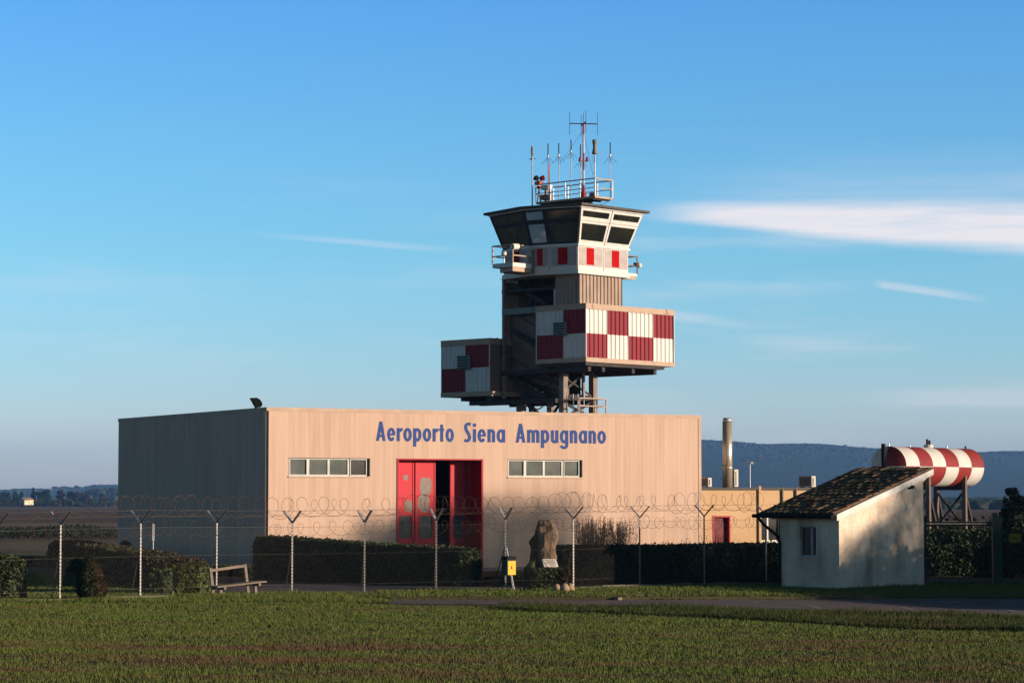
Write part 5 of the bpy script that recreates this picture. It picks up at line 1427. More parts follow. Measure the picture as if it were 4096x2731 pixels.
# gutter and downpipe
gzv = zr_(-.45) + .03
MB().tube([(-.52, -.16, gzv), (-.52, SW_ + .62, gzv + .01)], .06, 10).build('gutter', M_black, shed)
MB().tube([(-.52, SW_ + .42, gzv - .04), (-.40, SW_ + .30, gzv - .25), (-.09, SW_ - .02, gzv - .62), (-.06, SW_ - .03, gzv - .8), (-.06, SW_ - .03, .02)], .045, 8).build('downpipe', M_black, shed)
vh = WG.hit(3640, 1950)
MB().box(vh[0] - .09, vh[0] + .03, -.10, -.001, vh[1] - .04, vh[1] + .02).box(vh[0] + .031, vh[0] + .13, -.08, -.001, vh[1] - .01, vh[1] + .07).build('wall_bracket', M_black, shed)

# ------------------------------------------------------------------ water tank on legs
TKY = 125.0; TKA = 52.0
tc_ = at(3555, 1864, TKY); Rk = 80.0 * TKY / FPX; tz_ = tc_.z
Lk_ = Wall(tc_, TKA).hit(3868, 1864)[0]
print('tank', tc_, Rk, Lk_)
tank = thing('water_tank', 'red and white checkered cylindrical water tank raised on steel legs', 'water tank', (tc_.x, tc_.y, 0), R(TKA))
def shell(seg, top):
    b_ = MB(); n_ = 24; x0 = Lk_ * seg / 6 + .004; x1 = Lk_ * (seg + 1) / 6 - .004
    for x in (x0, x1):
        for k in range(n_ + 1):
            t = math.pi * k / n_ * (1 if top else -1); b_.v.append((x, Rk * math.cos(t), tz_ + Rk * math.sin(t)))
    for k in range(n_): b_.f.append((k, k + 1, n_ + 2 + k, n_ + 1 + k)); b_.m.append(0)
    return b_
M_tkw = mat('tank white', (.82, .79, .74), (.70, .66, .60), 1.0, .4); M_tkr = mat('tank oxide red', (.34, .045, .035), (.28, .035, .03), 1.0, .45)
for sgm in range(6):
    for top in (True, False):
        shell(sgm, top).build('shell_band', M_tkw if (sgm % 2 == 0) == top else M_tkr, tank, smooth=True)
b_ = MB(); b_.tube([(0, 0, tz_), (Lk_, 0, tz_)], Rk - .01, 48, cap=False); b_.build('inner_shell', M_gap, tank)
for x0, sg in ((0, -1), (Lk_, 1)):
    for q4 in range(4):
        b_ = MB(); nr_, na = 6, 10
        for i_ in range(nr_ + 1):
            for j in range(na + 1):
                r_ = Rk * i_ / nr_; t = math.pi / 2 * (q4 + j / na); b_.v.append((x0 + sg * .28 * (1 - (i_ / nr_) ** 2), r_ * math.cos(t), tz_ + r_ * math.sin(t)))
        for i_ in range(nr_):
            for j in range(na):
                a = i_ * (na + 1) + j; b_.f.append((a, a + 1, a + na + 2, a + na + 1)); b_.m.append(0)
        b_.build('end_plate', M_tkw if q4 in (0, 2) else M_tkr, tank, smooth=True)
xn = []
def tkx(px, yl): # x' along the axis for a pixel, on the line y' = yl
    dirx = Vector((math.cos(R(TKA)), math.sin(R(TKA)), 0)); diry = Vector((-dirx.y, dirx.x, 0)); return Wall(tc_ + diry * yl, TKA).hit(px, 1900)[0]
st2 = tkx(3857, -.82); st1 = tkx(3712, -.82); st0 = max(.8, st1 - 2.4)
for st in (st0, st1, st2):
    for yl in (-.82, .82):
        MB().box(st - .09, st + .09, yl - .11, yl + .11, 0, tz_ - Rk * .45).build('leg', mat('brown steel', (.13, .095, .075), (.09, .07, .06), 3, .7), tank)
    for s in (-1, 1):
        MB().beam((st, s * .82, tz_ - Rk - .15), (st + 1.35, s * .82, .05), .13).build('raking_strut', M_steeldk, tank)
    MB().beam((st, -.82, tz_ - Rk - .2), (st, .82, 1.2), .10).build('cross_brace', M_steeldk, tank); MB().beam((st, .82, tz_ - Rk - .2), (st, -.82, 1.2), .10).build('cross_brace', M_steeldk, tank)
    b_ = MB(); pts = []
    for k in range(11):
        t = R(205 + 13 * k); pts.append((Rk + .02) * math.cos(t)); pts.append((Rk + .02) * math.sin(t))
    for k in range(10):
        ya, za, yb, zb2 = pts[2 * k], tz_ + pts[2 * k + 1], pts[2 * k + 2], tz_ + pts[2 * k + 3]
        b_.box(st - .08, st + .08, min(ya, yb), max(ya, yb), tz_ - Rk - .18, max(za, zb2))
    b_.build('saddle', M_steeldk, tank)
for yl in (-.82, .82):
    for z in (zrow(TKY + 5, 2090),): MB().beam((st0 - .1, yl, z), (st2 + 2.2, yl, z), .16).build('tie_beam', M_steeldk, tank)
MB().beam((-.34, .10, tz_ + Rk + .12), (-.34, .10, .5), .16).build('level_gauge', M_black, tank)
for px, h_ in ((3556, .12), (3640, .06), (3788, .10), (3863, .13)):
    x = tkx(px, 0); MB().tube([(x, 0, tz_ + Rk - .02), (x, 0, tz_ + Rk + h_)], .05, 8).build('valve', M_steel if px != 3863 else M_black, tank)
x = tkx(3715, 0); MB().tube([(x, 0, tz_ + Rk - .02), (x, 0, tz_ + Rk + .14)], .24, 16).build('hatch', M_tkw, tank)
MB().box(x - .16, x - .08, -.05, .05, tz_ + Rk + .14, tz_ + Rk + .42).box(x + .08, x + .14, -.05, .05, tz_ + Rk + .14, tz_ + Rk + .36).build('hatch_valve', M_steeldk, tank)

# ------------------------------------------------------------------ memorial stone
def blob(rows, Y, dep, seed, name, m, parent, cy=0.0, nseg=11, rough=.05):
    """standing stone from its surveyed outline: rows of (pixel row, left, right)"""
    rnd = random.Random(seed); b_ = MB(); o = parent.location
    for (py, xl_, xr_) in rows:
        a = at(xl_, py, Y); c = at(xr_, py, Y); cx = (a.x + c.x) / 2 - o.x; hw = (c.x - a.x) / 2; z = a.z
        for k in range(nseg):
            t = 2 * math.pi * k / nseg; rr = 1 + rnd.gauss(0, rough)
            ct, st_ = math.cos(t), math.sin(t)
            b_.v.append((cx + hw * math.copysign(abs(ct) ** .75, ct) * min(rr, 1.04), Y - o.y + dep * math.copysign(abs(st_) ** .7, st_) * rr * (.55 + .45 * min(1, hw / .25)), z + rnd.gauss(0, .008)))
    n_ = len(rows)
    for i_ in range(n_ - 1):
        for k in range(nseg): b_.f.append((i_ * nseg + k, (i_ + 1) * nseg + k, (i_ + 1) * nseg + (k + 1) % nseg, i_ * nseg + (k + 1) % nseg)); b_.m.append(0)
    b_.f.append(tuple(range(nseg))); b_.m.append(0); b_.f.append(tuple((n_ - 1) * nseg + k for k in range(nseg))[::-1]); b_.m.append(0)
    ob = b_.build(name, m, parent); sb_ = ob.modifiers.new('s', 'SUBSURF'); sb_.subdivision_type = 'SIMPLE'; sb_.levels = 4; sb_.render_levels = 4
    tx_ = bpy.data.textures.new('stone', 'MUSGRAVE'); tx_.noise_scale = .22; dm_ = ob.modifiers.new('d', 'DISPLACE'); dm_.texture = tx_; dm_.strength = .02; dm_.mid_level = .3; dm_.texture_coords = 'LOCAL'
    return ob
MY = 75.6
mp0 = at(2190, 2350, MY)
mem = thing('memorial_stone', 'tall rough sandstone slab leaning left with a white plaque at its foot', 'memorial', (mp0.x, mp0.y, 0))
blob([(2081, 2160, 2205), (2084, 2153, 2212), (2098, 2152, 2222), (2120, 2146, 2231), (2145, 2144, 2231), (2165, 2150, 2226), (2190, 2150, 2220), (2215, 2149, 2222), (2240, 2150, 2223), (2268, 2150, 2224), (2300, 2148, 2228)], MY, .24, 3, 'stone_slab', M_rock, mem)
blob([(2086, 2154, 2176), (2110, 2143, 2172), (2138, 2141, 2166), (2148, 2130, 2160), (2168, 2119, 2153), (2182, 2124, 2152), (2210, 2124, 2150), (2240, 2116, 2150), (2262, 2106, 2150), (2300, 2102, 2150), (2345, 2100, 2150)], MY + .02, .20, 5, 'shaded_stone_edge', M_rockshade, mem, rough=.12)  # near black edge paints in the shaded left side of the slab
b_ = MB(); Mx = Matrix.Translation(at(2201, 2251, MY - .42) - mem.location) @ Matrix.Rotation(R(28), 4, 'Z') @ Matrix.Rotation(R(-18), 4, 'X')
pw_, ph_ = .245, .125
b_.v = [tuple(Mx @ Vector(v)) for v in ((-pw_ + .02, -.01, -ph_), (pw_ + .02, -.01, -ph_), (pw_ - .04, -.01, ph_), (-pw_ - .03, -.01, ph_), (-pw_ + .02, .015, -ph_), (pw_ + .02, .015, -ph_), (pw_ - .04, .015, ph_), (-pw_ - .03, .015, ph_))]
b_.f = [(0, 1, 2, 3), (7, 6, 5, 4), (0, 4, 5, 1), (1, 5, 6, 2), (2, 6, 7, 3), (3, 7, 4, 0)]; b_.m = [0] * 6
pq = b_.build('plaque', M_plaque, mem)
b_ = MB(); rnd = random.Random(2)
for z_, x0_, x1_ in ((.09, -.20, .13), (.055, -.12, .14), (.02, -.15, .17), (-.015, -.2, .16), (-.05, -.06, .12), (-.085, -.03, .14)):
    x = x0_
    while x < x1_:
        w2 = rnd.uniform(.018, .05); b_.box(x, x + w2, -.0135, -.0115, z_ - .009, z_ + .009, 0, Mx); x += w2 + .014
b_.build('engraved_lines', M_steeldk, pq, kind='stuff')
hedge('hedge', 'small dark clipped hedge block around the foot of the memorial stone', [(.55, 74.95), (1.70, 74.95)], .62, [.62, .64], 9000, [M_leafdk, M_leafbrown, M_leafrust], 27, .035,
      pick=lambda t, f, p, r: (1 if r.random() < .6 else 2) if t > .8 else 0, core=M_leafbrown)
hedge('bush', 'dark narrow bush against the left side of the memorial stone', [(.42, 75.25), (.72, 75.25)], .45, [.85, 1.05], 4500, [M_leafdk], 28, .035, cat='bush')
for (px, py, r_, lb) in ((2227, 2361, .10, 'greyish boulder, leftmost of three at the foot of the small hedge block'), (2258, 2366, .125, 'pale boulder in the middle of three at the foot of the small hedge block'), (2281, 2363, .115, 'pale boulder nearest the fence post at the foot of the hedge block')):
    p = gnd(px, py, .075); b_ = MB(); rnd = random.Random(px)
    b_.lathe((0, 0, 0), [(.2 * r_, -.02), (.95 * r_, .02), (1.15 * r_, .5 * r_), (1.05 * r_, 1.1 * r_), (.75 * r_, 1.7 * r_), (.2 * r_, 2.0 * r_)], 12)
    b_.v = [(v[0] * rnd.uniform(.9, 1.1), v[1] * rnd.uniform(.9, 1.1), v[2]) for v in b_.v]
    o = b_.build('boulder', mat('pale boulder', (.52, .35, .23), (.38, .26, .17), 4, .9, bump=.4), smooth=True); o.location = p; tag(o, lb, 'boulder', 'boulders at the memorial')

# ------------------------------------------------------------------ litter bin
bp0 = at(2030, 2364, fp[7].y - .16); bn = thing('litter_bin', 'dark green dog waste bin with a yellow panel hanging on the fence post', 'litter bin', (bp0.x + .05, bp0.y - .05, 0), R(40))
zA, zB = zrow(bp0.y, 2297), zrow(bp0.y, 2223)
MB().box(-.16, .16, -.10, .15, zA + .0, zB - .11).build('bin_body', M_bingreen, bn)
b_ = MB(); b_.v = [(-.175, -.12, zB - .105), (.175, -.12, zB - .105), (.175, .16, zB - .105), (-.175, .16, zB - .105), (-.165, -.10, zB), (.165, -.10, zB), (.165, .16, zB), (-.165, .16, zB)]
b_.f = [(0, 3, 2, 1), (4, 5, 6, 7), (0, 1, 5, 4), (1, 2, 6, 5), (2, 3, 7, 6), (3, 0, 4, 7)]; b_.m = [0] * 6; b_.build('hood', M_black, bn)
yp = MB().box(-.135, .158, -.112, -.101, zA - .0, zA + .40).build('yellow_panel', M_yellow, bn)
zq = zA + .20
MB().box(-.018, .018, -.115, -.1125, zq - .03, zq + .04).box(-.03, -.0185, -.115, -.1125, zq - .01, zq + .02).box(.0185, .03, -.115, -.1125, zq - .055, zq - .0).box(-.012, .012, -.115, -.1125, zq + .0405, zq + .065).build('emblem', M_steeldk, yp)
MB().tube([(.10, .05, zA), (.20, .05, .02)], .014, 6).build('leg', M_steel, bn)

# ------------------------------------------------------------------ bench
bL0 = gnd(862, 2382); bench = thing('wooden_bench', 'weathered wooden bench with an open back rail, leaning a little, by the fence', 'bench', (bL0.x, bL0.y, 0))
BA = 32.0; bl = Wall(bL0, BA).hit(1001, 2330)[0]
bench.rotation_euler = (0, -R(4.8), R(BA)); bench.location.z = -.04
P_ = M_wood; bz = .30; bt_ = .83
for x, nm in ((0, 'back_post'), (bl, 'back_post')):
    MB().beam((x, .10, -.15), (x - .02, .16, bt_), .075, .05).build(nm, P_, bench)
    MB().beam((x + .03, -.30, -.15), (x + .03, -.30, bz - .08), .075, .075).build('front_leg', P_, bench)
    MB().beam((x + .06, -.55, bz - .04), (x + .06, .16, bz - .04), .07, .07).build('seat_bearer', M_wood, bench)
MB().beam((.0, .15, bt_ - .075), (bl - .02, .15, bt_ - .045), .035, .075).build('back_rail', P_, bench)
for k, y in enumerate((-.44, -.27, -.10)):
    MB().box(-.16, bl + .30, y - .075, y + .075, bz, bz + .04).build('seat_plank', P_, bench)

# ------------------------------------------------------------------ gate, posts and signs on the right
gp = gnd(3990, 2344)
gate = thing('metal_gate', 'dark green metal gate with thin bars between the shed and a thick gate post', 'gate', (gp.x, gp.y, 0))
MB().box(-.145, .0, -.12, .12, 0, zrow(gp.y, 2050)).box(.001, .15, -.09, .12, 0, zrow(gp.y, 2062)).build('gate_post', M_gategreen, gate)
xg = (3705 - 3990) * gp.y / FPX
for py in (2088, 2099, 2340): z = max(.1, zrow(gp.y, py)); MB().beam((xg, 0, z), (-.15, 0, z), .05).build('gate_rail', M_gategreen, gate)
MB().beam((xg, 0, 0), (xg, 0, zrow(gp.y, 2062)), .08).build('gate_stile', M_gategreen, gate)
for k in range(11):
    x = xg + (-.15 - xg) * (k + .5) / 11; MB().tube([(x, 0, .1), (x, 0, zrow(gp.y, 2089))], .008, 5).build('gate_bar', M_gategreen, gate)
MB().beam((xg + .1, .02, zrow(gp.y, 2100)), (xg + .9, .02, zrow(gp.y, 2140)), .03).build('gate_brace', M_gategreen, gate)
gf = thing('green_fence_panel', 'dark green wire fence panel with a yellow notice right of the gate post', 'fence', (gp.x + .35, gp.y + .05, 0))
for z in (.1, 1.05, zrow(gp.y, 2075)): MB().beam((0, 0, z), (3.6, 0, z), .035).build('fence_rail', M_gategreen, gf)
for k in range(24): MB().tube([(.1 + k * .15, 0, .1), (.1 + k * .15, 0, zrow(gp.y, 2075))], .005, 4).build('fence_wire', M_gategreen, gf)
zn = zrow(gp.y, 2151); xn0 = (4039 - 3990) * gp.y / FPX - .35; xn1 = (4087 - 3990) * gp.y / FPX - .35
sg_ = MB().box(xn0, xn1, -.035, -.025, zn - .14, zn + .14).build('notice', mat('ochre notice', (.42, .22, .02), None, 3, .6), gf)
MB().box(xn0 + .09, xn1 - .12, -.0375, -.0355, zn + .0, zn + .035).box(xn0 + .12, xn1 - .10, -.0375, -.0355, zn - .035, zn - .0).build('notice_print', mat('brown print', (.13, .07, .015)), sg_)
tree('conifer', 'dark young conifer behind the gate post at the right edge', (at(4056, 2300, 86).x, 86), 3.15, 1.45, 'cone', 41, 17000, .065, [M_leafdk, M_leafbrown])
tree('bush', 'broad dark bush at the right edge behind the yellow notice', (at(4110, 2300, 84).x, 84), 2.2, 1.0, 'bush', 42, 4200, .055, [M_leafdk], cat='bush')
tree('bush', 'dark spindly bush rising beside the gate post', (at(4000, 2300, 83).x, 83), 2.25, .38, 'bush', 43, 900, .045, [M_leafdk, M_leafbrown], cat='bush')
k_ = kerb((4006, 2312), (4300, 2312), h=.10, w=.2, m=mat('orange strip painted as sunlit ground', (.70, .33, .12), (.6, .26, .10), 5, .9)); k_['label'] = 'added orange strip painted as sunlit ground at the right edge beyond the gate post'  # orange kerb shape added to stand for a strip of sunlit ground
k_ = kerb((3850, 2309), (3960, 2311), h=.05, w=.15); k_['label'] = 'short pale kerb at the foot of the speckled hedge near the gate'

# slim white marker behind the long hedge
mk0 = at(613, 2330, 82.0); mkr = thing('marker_pole', 'slim white marker plate on a thin pole behind the hedge', 'marker', (mk0.x, mk0.y, 0))
MB().tube([(0, 0, 0), (-.02, 0, zrow(82, 2098))], .014, 6).build('pole', M_steel, mkr)
MB().box(-.045, .03, -.03, -.016, zrow(82, 2162), zrow(82, 2094)).build('plate', M_white, mkr)
# lantern by the rear corner of the hangar
lq = at(498, 2250, 99.0); lt = thing('dark_shrub', 'small dark shrub behind the long hedge near the hangar rear corner', 'shrub', (lq.x, lq.y, 0))
b_ = MB(); rnd = random.Random(6); crown(b_, [(0, 0, .95, .2, .6), (.1, 0, .9, .18, .6)], 500, .04, rnd); b_.build('foliage', M_leafdk, lt, kind='stuff'); MB().tube([(0, 0, 0), (0, 0, .9)], .03, 6).build('stem', M_bark, lt)

# ------------------------------------------------------------------ pampas grass and small plants by the hangar
pg = at(2420, 2250, 86.5); pam = thing('pampas_grass', 'clump of dry pampas grass with grey plumes against the hangar wall', 'plant', (pg.x, pg.y, 0))
rnd = random.Random(8); b_ = MB(); c_2 = MB()
def blade(mb, p, d, L, w, m=0, bend=.0):
    d = Vector(d).normalized(); s = d.cross(Vector((rnd.gauss(0, 1), rnd.gauss(0, 1), 0))).normalized() * w; p = Vector(p); q = p + d * L * .6 + Vector((0, 0, 0)); e = p + d * L + Vector((d.x * bend, d.y * bend, -abs(bend) * .5))
    i = len(mb.v); mb.v += [tuple(p - s), tuple(p + s), tuple(q + s * .8), tuple(q - s * .8), tuple(e)]; mb.f += [(i, i + 1, i + 2, i + 3), (i + 3, i + 2, i + 4)]; mb.m += [m, m]
for cx, sp in ((-.62, .33), (-.15, .3), (.45, .38)):
    for _ in range(260):
        x = cx + rnd.gauss(0, sp * .35); y = rnd.gauss(0, .15); lean = (x - cx) * .35 + rnd.gauss(0, .10)
        blade(b_, (x, y, 0), (lean, rnd.gauss(0, .1), 1), rnd.uniform(1.3, 2.0), .008, 0, rnd.uniform(0, .15))
    for _ in range(46):
        x = cx + rnd.gauss(0, sp * .5); lean = (x - cx) * .3; h = rnd.uniform(1.55, 2.1)
        top_ = Vector((x + lean * h, rnd.gauss(0, .12), h)); b_.tube([(x, 0, 0), tuple(top_)], .005, 4)
        for _ in range(26):
            t = rnd.random(); leaf_quad(c_2, top_ + Vector((lean * t * .3, 0, -.42 + .45 * t)) + Vector((rnd.gauss(0, .022), rnd.gauss(0, .02), 0)), .030 * (1.2 - t * .6), rnd)
b_.build('leaves', M_straw, pam, kind='stuff'); c_2.build('plumes', M_plume, pam, kind='stuff')
for (px, hgt, lb, n_) in ((2740, 1.32, 'thin dry plant behind the hedge near the hangar right corner', 14), (2868, 1.62, 'sparse leafy plant with a dark head beside the red door with painted shade', 20), (2672, 1.25, 'low flat dry shrub behind the hedge, left of the thin dry plant', 10)):
    q = at(px, 2250, 87.5); pl_ = thing('garden_plant', lb, 'plant', (q.x, q.y, 0)); b_ = MB(); c_2 = MB()
    for _ in range(n_):
        d = Vector((rnd.gauss(0, .22), rnd.gauss(0, .15), 1)).normalized(); L = hgt * rnd.uniform(.75, 1.05); b_.tube([(0, 0, 0), tuple(d * L)], .006, 4)
        for _ in range(10): leaf_quad(c_2, d * L * rnd.uniform(.6, 1.0) + Vector((rnd.gauss(0, .05), rnd.gauss(0, .05), rnd.gauss(0, .03))), .028, rnd)
    b_.build('stems', M_straw, pl_, kind='stuff'); c_2.build('foliage', M_leafbrown, pl_, kind='stuff')
# young plants between hedge and stone
for px, h_, lb in ((2085, .45, 'little dark pointed shrub between the litter bin and the memorial'), (1990, .35, 'low dark shrub behind the strained fence post')):
    tree('shrub', lb, (at(px, 2330, 78).x, 78.0), h_, .2, 'cone', px, 350, .03, [M_leafdk], cat='shrub')
hedge('hedge', 'very low dark border of plants between the litter bin and the memorial', [G(1940, 2336), G(2120, 2338)], .5, [.2, .2], 1500, [M_leafdk], 61, .035)

# ------------------------------------------------------------------ the hills and far trees
def ridge_h(px):
    T = [(-1500, 10), (-500, 12), (200, 14), (330, 18), (370, 34), (400, 40), (480, 38), (700, 45), (1200, 95), (1900, 190), (2400, 224), (2803, 219), (2900, 214), (3100, 204), (3300, 190), (3500, 180), (3700, 176), (4096, 173), (4700, 165), (6000, 120), (9000, 60), (20000, 40)]
    for (a, b), (c, d) in zip(T, T[1:]):
        if px <= c:
            t = max(0, (px - a) / (c - a)); t = t * t * (3 - 2 * t) * .5 + t * .5; return b + (d - b) * t
    return T[-1][1]
HY = 5200.0
def hill_z(x, y):
    px = 2048 + x / HY * FPX; top_ = CAMH + ridge_h(px) * HY / FPX
    top_ += 3 * math.sin(x * .011) + 2 * math.sin(x * .031 + 1)
    f = sstep(3300, HY, y); f2 = sstep(HY, 6600, y)
    return -3.2 - .5 + (top_ + 3.7) * f * (1 - .6 * f2)
b_ = MB(); hx = [-5900 + 100 * i for i in range(119)]; hy = [3200 + 200 * j for j in range(19)]
b_.v = [(x, y, hill_z(x, y)) for y in hy for x in hx]
b_.f = [(j * len(hx) + i, j * len(hx) + i + 1, (j + 1) * len(hx) + i + 1, (j + 1) * len(hx) + i) for j in range(len(hy) - 1) for i in range(len(hx) - 1)]; b_.m = [0] * len(b_.f)
b_.build('hills', mat('wooded hillside', (.012, .020, .014), (.020, .024, .018), .01, .95, bump=.25, bscale=.09), kind='structure', smooth=True)
# canopy of the far wood: clumps standing on the slope and the crest
t0_ = (1 + 5 ** .5) / 2
ICO = [Vector(v).normalized() for v in ((-1, t0_, 0), (1, t0_, 0), (-1, -t0_, 0), (1, -t0_, 0), (0, -1, t0_), (0, 1, t0_), (0, -1, -t0_), (0, 1, -t0_), (t0_, 0, -1), (t0_, 0, 1), (-t0_, 0, -1), (-t0_, 0, 1))]
ICF = [(0, 11, 5), (0, 5, 1), (0, 1, 7), (0, 7, 10), (0, 10, 11), (1, 5, 9), (5, 11, 4), (11, 10, 2), (10, 7, 6), (7, 1, 8), (3, 9, 4), (3, 4, 2), (3, 2, 6), (3, 6, 8), (3, 8, 9), (4, 9, 5), (2, 4, 11), (6, 2, 10), (8, 6, 7), (9, 8, 1)]
rnd = random.Random(77); b_ = MB()
def clump(b_, x, y, z, r, rz_):
    i = len(b_.v); t = rnd.random() * 6.28; c, s = math.cos(t), math.sin(t)
    for v in ICO:
        q = v * (1 + rnd.uniform(-.25, .25)); b_.v.append((x + (q.x * c - q.y * s) * r, y + (q.x * s + q.y * c) * r, z + q.z * rz_))
    for f in ICF: b_.f.append((f[0] + i, f[1] + i, f[2] + i)); b_.m.append(0)
for _ in range(15000):
    x = rnd.uniform(150, 1500) if rnd.random() < .85 else rnd.uniform(-1100, -600)
    y = HY - abs(rnd.gauss(0, 420)) + 40 if rnd.random() < .10 else HY - rnd.uniform(-60, 60)
    r = rnd.uniform(3.0, 6.0); clump(b_, x, y, hill_z(x, y) + r * .15, r * 1.3, r * .7)
b_.build('far_wood', M_forest, kind='stuff', category='wood', label='dense dark wood covering the distant blue hill')
for (px, py, lb) in ((3253, 1868, 'tiny pale house on the wooded hill, left of a pair'), (3272, 1862, 'tiny pale house on the wooded hill, right of a pair')):
    yy = 4700; q = at(px, py, yy)
    h = thing('hill_house', lb, 'house', (q.x, q.y, q.z - 3)); MB().box(-5, 5, -4, 4, -6, 5).build('wall', M_farm, h)
    b_ = MB(); b_.v = [(-5.5, -4.5, 5), (5.5, -4.5, 5), (5.5, 4.5, 5), (-5.5, 4.5, 5), (-5.5, 0, 8), (5.5, 0, 8)]; b_.f = [(0, 1, 5, 4), (2, 3, 4, 5), (0, 4, 3), (1, 2, 5)]; b_.m = [0] * 4; b_.build('roof', M_tile, h)
b_ = MB(); rnd = random.Random(78)
for _ in range(6500):
    yy = 900 + 1900 * rnd.random() ** 1.2; px = rnd.uniform(2750, 4500); r = rnd.uniform(1.2, 2.6) * (1 + yy / 2500); clump(b_, (px - 2048) * yy / FPX, yy, gz(yy) + r * .35, r * 1.3, r * .8)
b_.build('lowland_wood', M_forest, kind='stuff', category='wood', label='dark woodland on the plain below the distant hill')
# tree line on the left, a kilometre and a half away
TY = 1500.0; gzf = gz(TY); rnd = random.Random(5)
def far_x(px): return (px - 2048) * TY / FPX
cyp = [(10, 1968, 'leftmost'), (22, 1962, 'second from the left'), (37, 1965, 'third from the left'), (64, 1960, 'dark broad'), (88, 1965, 'short'), (111, 1948, 'tallest'), (196, 1957, 'small pointed'), (350, 1974, 'dark broad'), (412, 1976, 'broad')]
labs = ['slim cypress at the extreme left of the far tree line', 'slim cypress second from the left edge in the far tree line', 'thin cypress third from the left edge in the far tree line', 'broad dark cypress left of the farmhouse', 'short cypress directly left of the tallest cypress', 'tallest cypress standing behind the small farmhouse', 'small pointed tree rising from the dark wood right of the farmhouse', 'dark cypress alone at the right part of the far tree line', 'dark bushy tree nearest the hangar in the far tree line']
for (px, py, _), lb in zip(cyp, labs):
    h = zrow(TY, py) - gzf; tree('cypress_tree', lb, (far_x(px), TY + (20 if px == 111 else 0)), h, 1.35 if px not in (350, 412, 64) else (1.9 if px != 412 else 2.2), 'cypress', px, 420, .55, [M_cyp], zb=gzf, group='trees of the far tree line')
for px, py, r_, ms, lb in ((228, 1951, 2.6, [M_autumn], 'round pale crowned tree above the far wood'), (170, 1958, 3.2, [M_cyp], 'wide round dark tree right of the farmhouse'), (290, 1966, 3.0, [M_autumn], 'reddish brown tree in the middle of the far tree line'), (322, 1970, 3.0, [M_autumn], 'reddish tree left of the lone dark cypress'), (145, 1966, 3.0, [M_cyp], 'low dark round tree just right of the farmhouse'), (268, 1962, 2.4, [M_cyp], 'small dark tree right of the pale round crowned tree')):
    h = zrow(TY, py) - gzf; tree('broadleaf_tree', lb, (far_x(px), TY + 15), h, r_ * 1.1, 'round', px + 3, 800, .6, ms, zb=gzf, group='trees of the far tree line')
b_ = MB()
for _ in range(700):
    px = rnd.uniform(-300, 478); x = far_x(px); y = TY + rnd.uniform(0, 120); r = rnd.uniform(1.5, 3.2); hz_ = rnd.uniform(-.4, 2.6 if px < 345 else .6) ; clump(b_, x, y, gzf + hz_, r, r * .8)
b_.build('wood_edge', M_cyp, kind='stuff', category='wood', label='dark mass of low trees and scrub along the far tree line')
b_ = MB()
for _ in range(260):
    px = rnd.uniform(345, 490); yy = 2600 + rnd.uniform(0, 300); x = (px - 2048) * yy / FPX; top_ = zrow(yy, 1950 if px > 365 else 1960); r = rnd.uniform(4, 6); clump(b_, x, yy, top_ - r - rnd.random() * 6, r, r)
b_.build('distant_wood', M_forest, kind='stuff', category='wood', label='hazy blue wood beyond the tree line left of the hangar')
fh = at(106, 2015, TY - 45); farm = thing('farmhouse', 'little sunlit farmhouse with pale walls among dark cypresses', 'house', (fh.x, fh.y, fh.z), R(48))
MB().box(-3.2, 3.2, -2.4, 2.4, -.5, 2.3).build('wall', M_farm, farm)
b_ = MB(); b_.v = [(-3.5, -2.7, 2.3), (3.5, -2.7, 2.3), (3.5, 2.7, 2.3), (-3.5, 2.7, 2.3), (-3.5, 0, 3.7), (3.5, 0, 3.7)]; b_.f = [(0, 1, 5, 4), (2, 3, 4, 5), (0, 4, 3), (1, 2, 5)]; b_.m = [0] * 4; b_.build('roof', M_tile, farm)
tree('dark_tree', 'dark rounded tree hiding the middle of the farmhouse', (fh.x - .2, TY - 58), 3.9, .9, 'cypress', 66, 350, .4, [M_cyp], zb=gz(TY - 58))
# scrub along the near fields
def scrub(name, label, x0, x1, y0, y1, h, n, m, seed, leaf=.16):
    rnd = random.Random(seed); b_ = MB()
    for _ in range(n):
        x = rnd.uniform(x0, x1); y = rnd.uniform(y0, y1); hh = h * (.65 + .35 * math.sin(x * .8) * math.sin(x * .27 + 1)) * rnd.uniform(.3, 1)
        leaf_quad(b_, (x, y, gz(y) + hh * rnd.random() ** .5), leaf * rnd.uniform(.5, 1.3), rnd)
    b_.build(name, m, kind='stuff', category='scrub', label=label)
scrub('scrub', 'dark brown scrub along the ditch beyond the left hedges', -48, -22, 168, 196, .75, 22000, [M_cyp], 51, .11)
scrub('scrub', 'dark low scrub behind the water tank legs', 16, 34, 136, 150, 1.9, 9000, [M_leafbrown], 52, .16)
hedge('hedge', 'dark low hedge far behind between the left hedges', [(-24.5, 101), (-17.5, 101)], .9, [.35, .35], 3000, [M_leafdk], 53, .06)

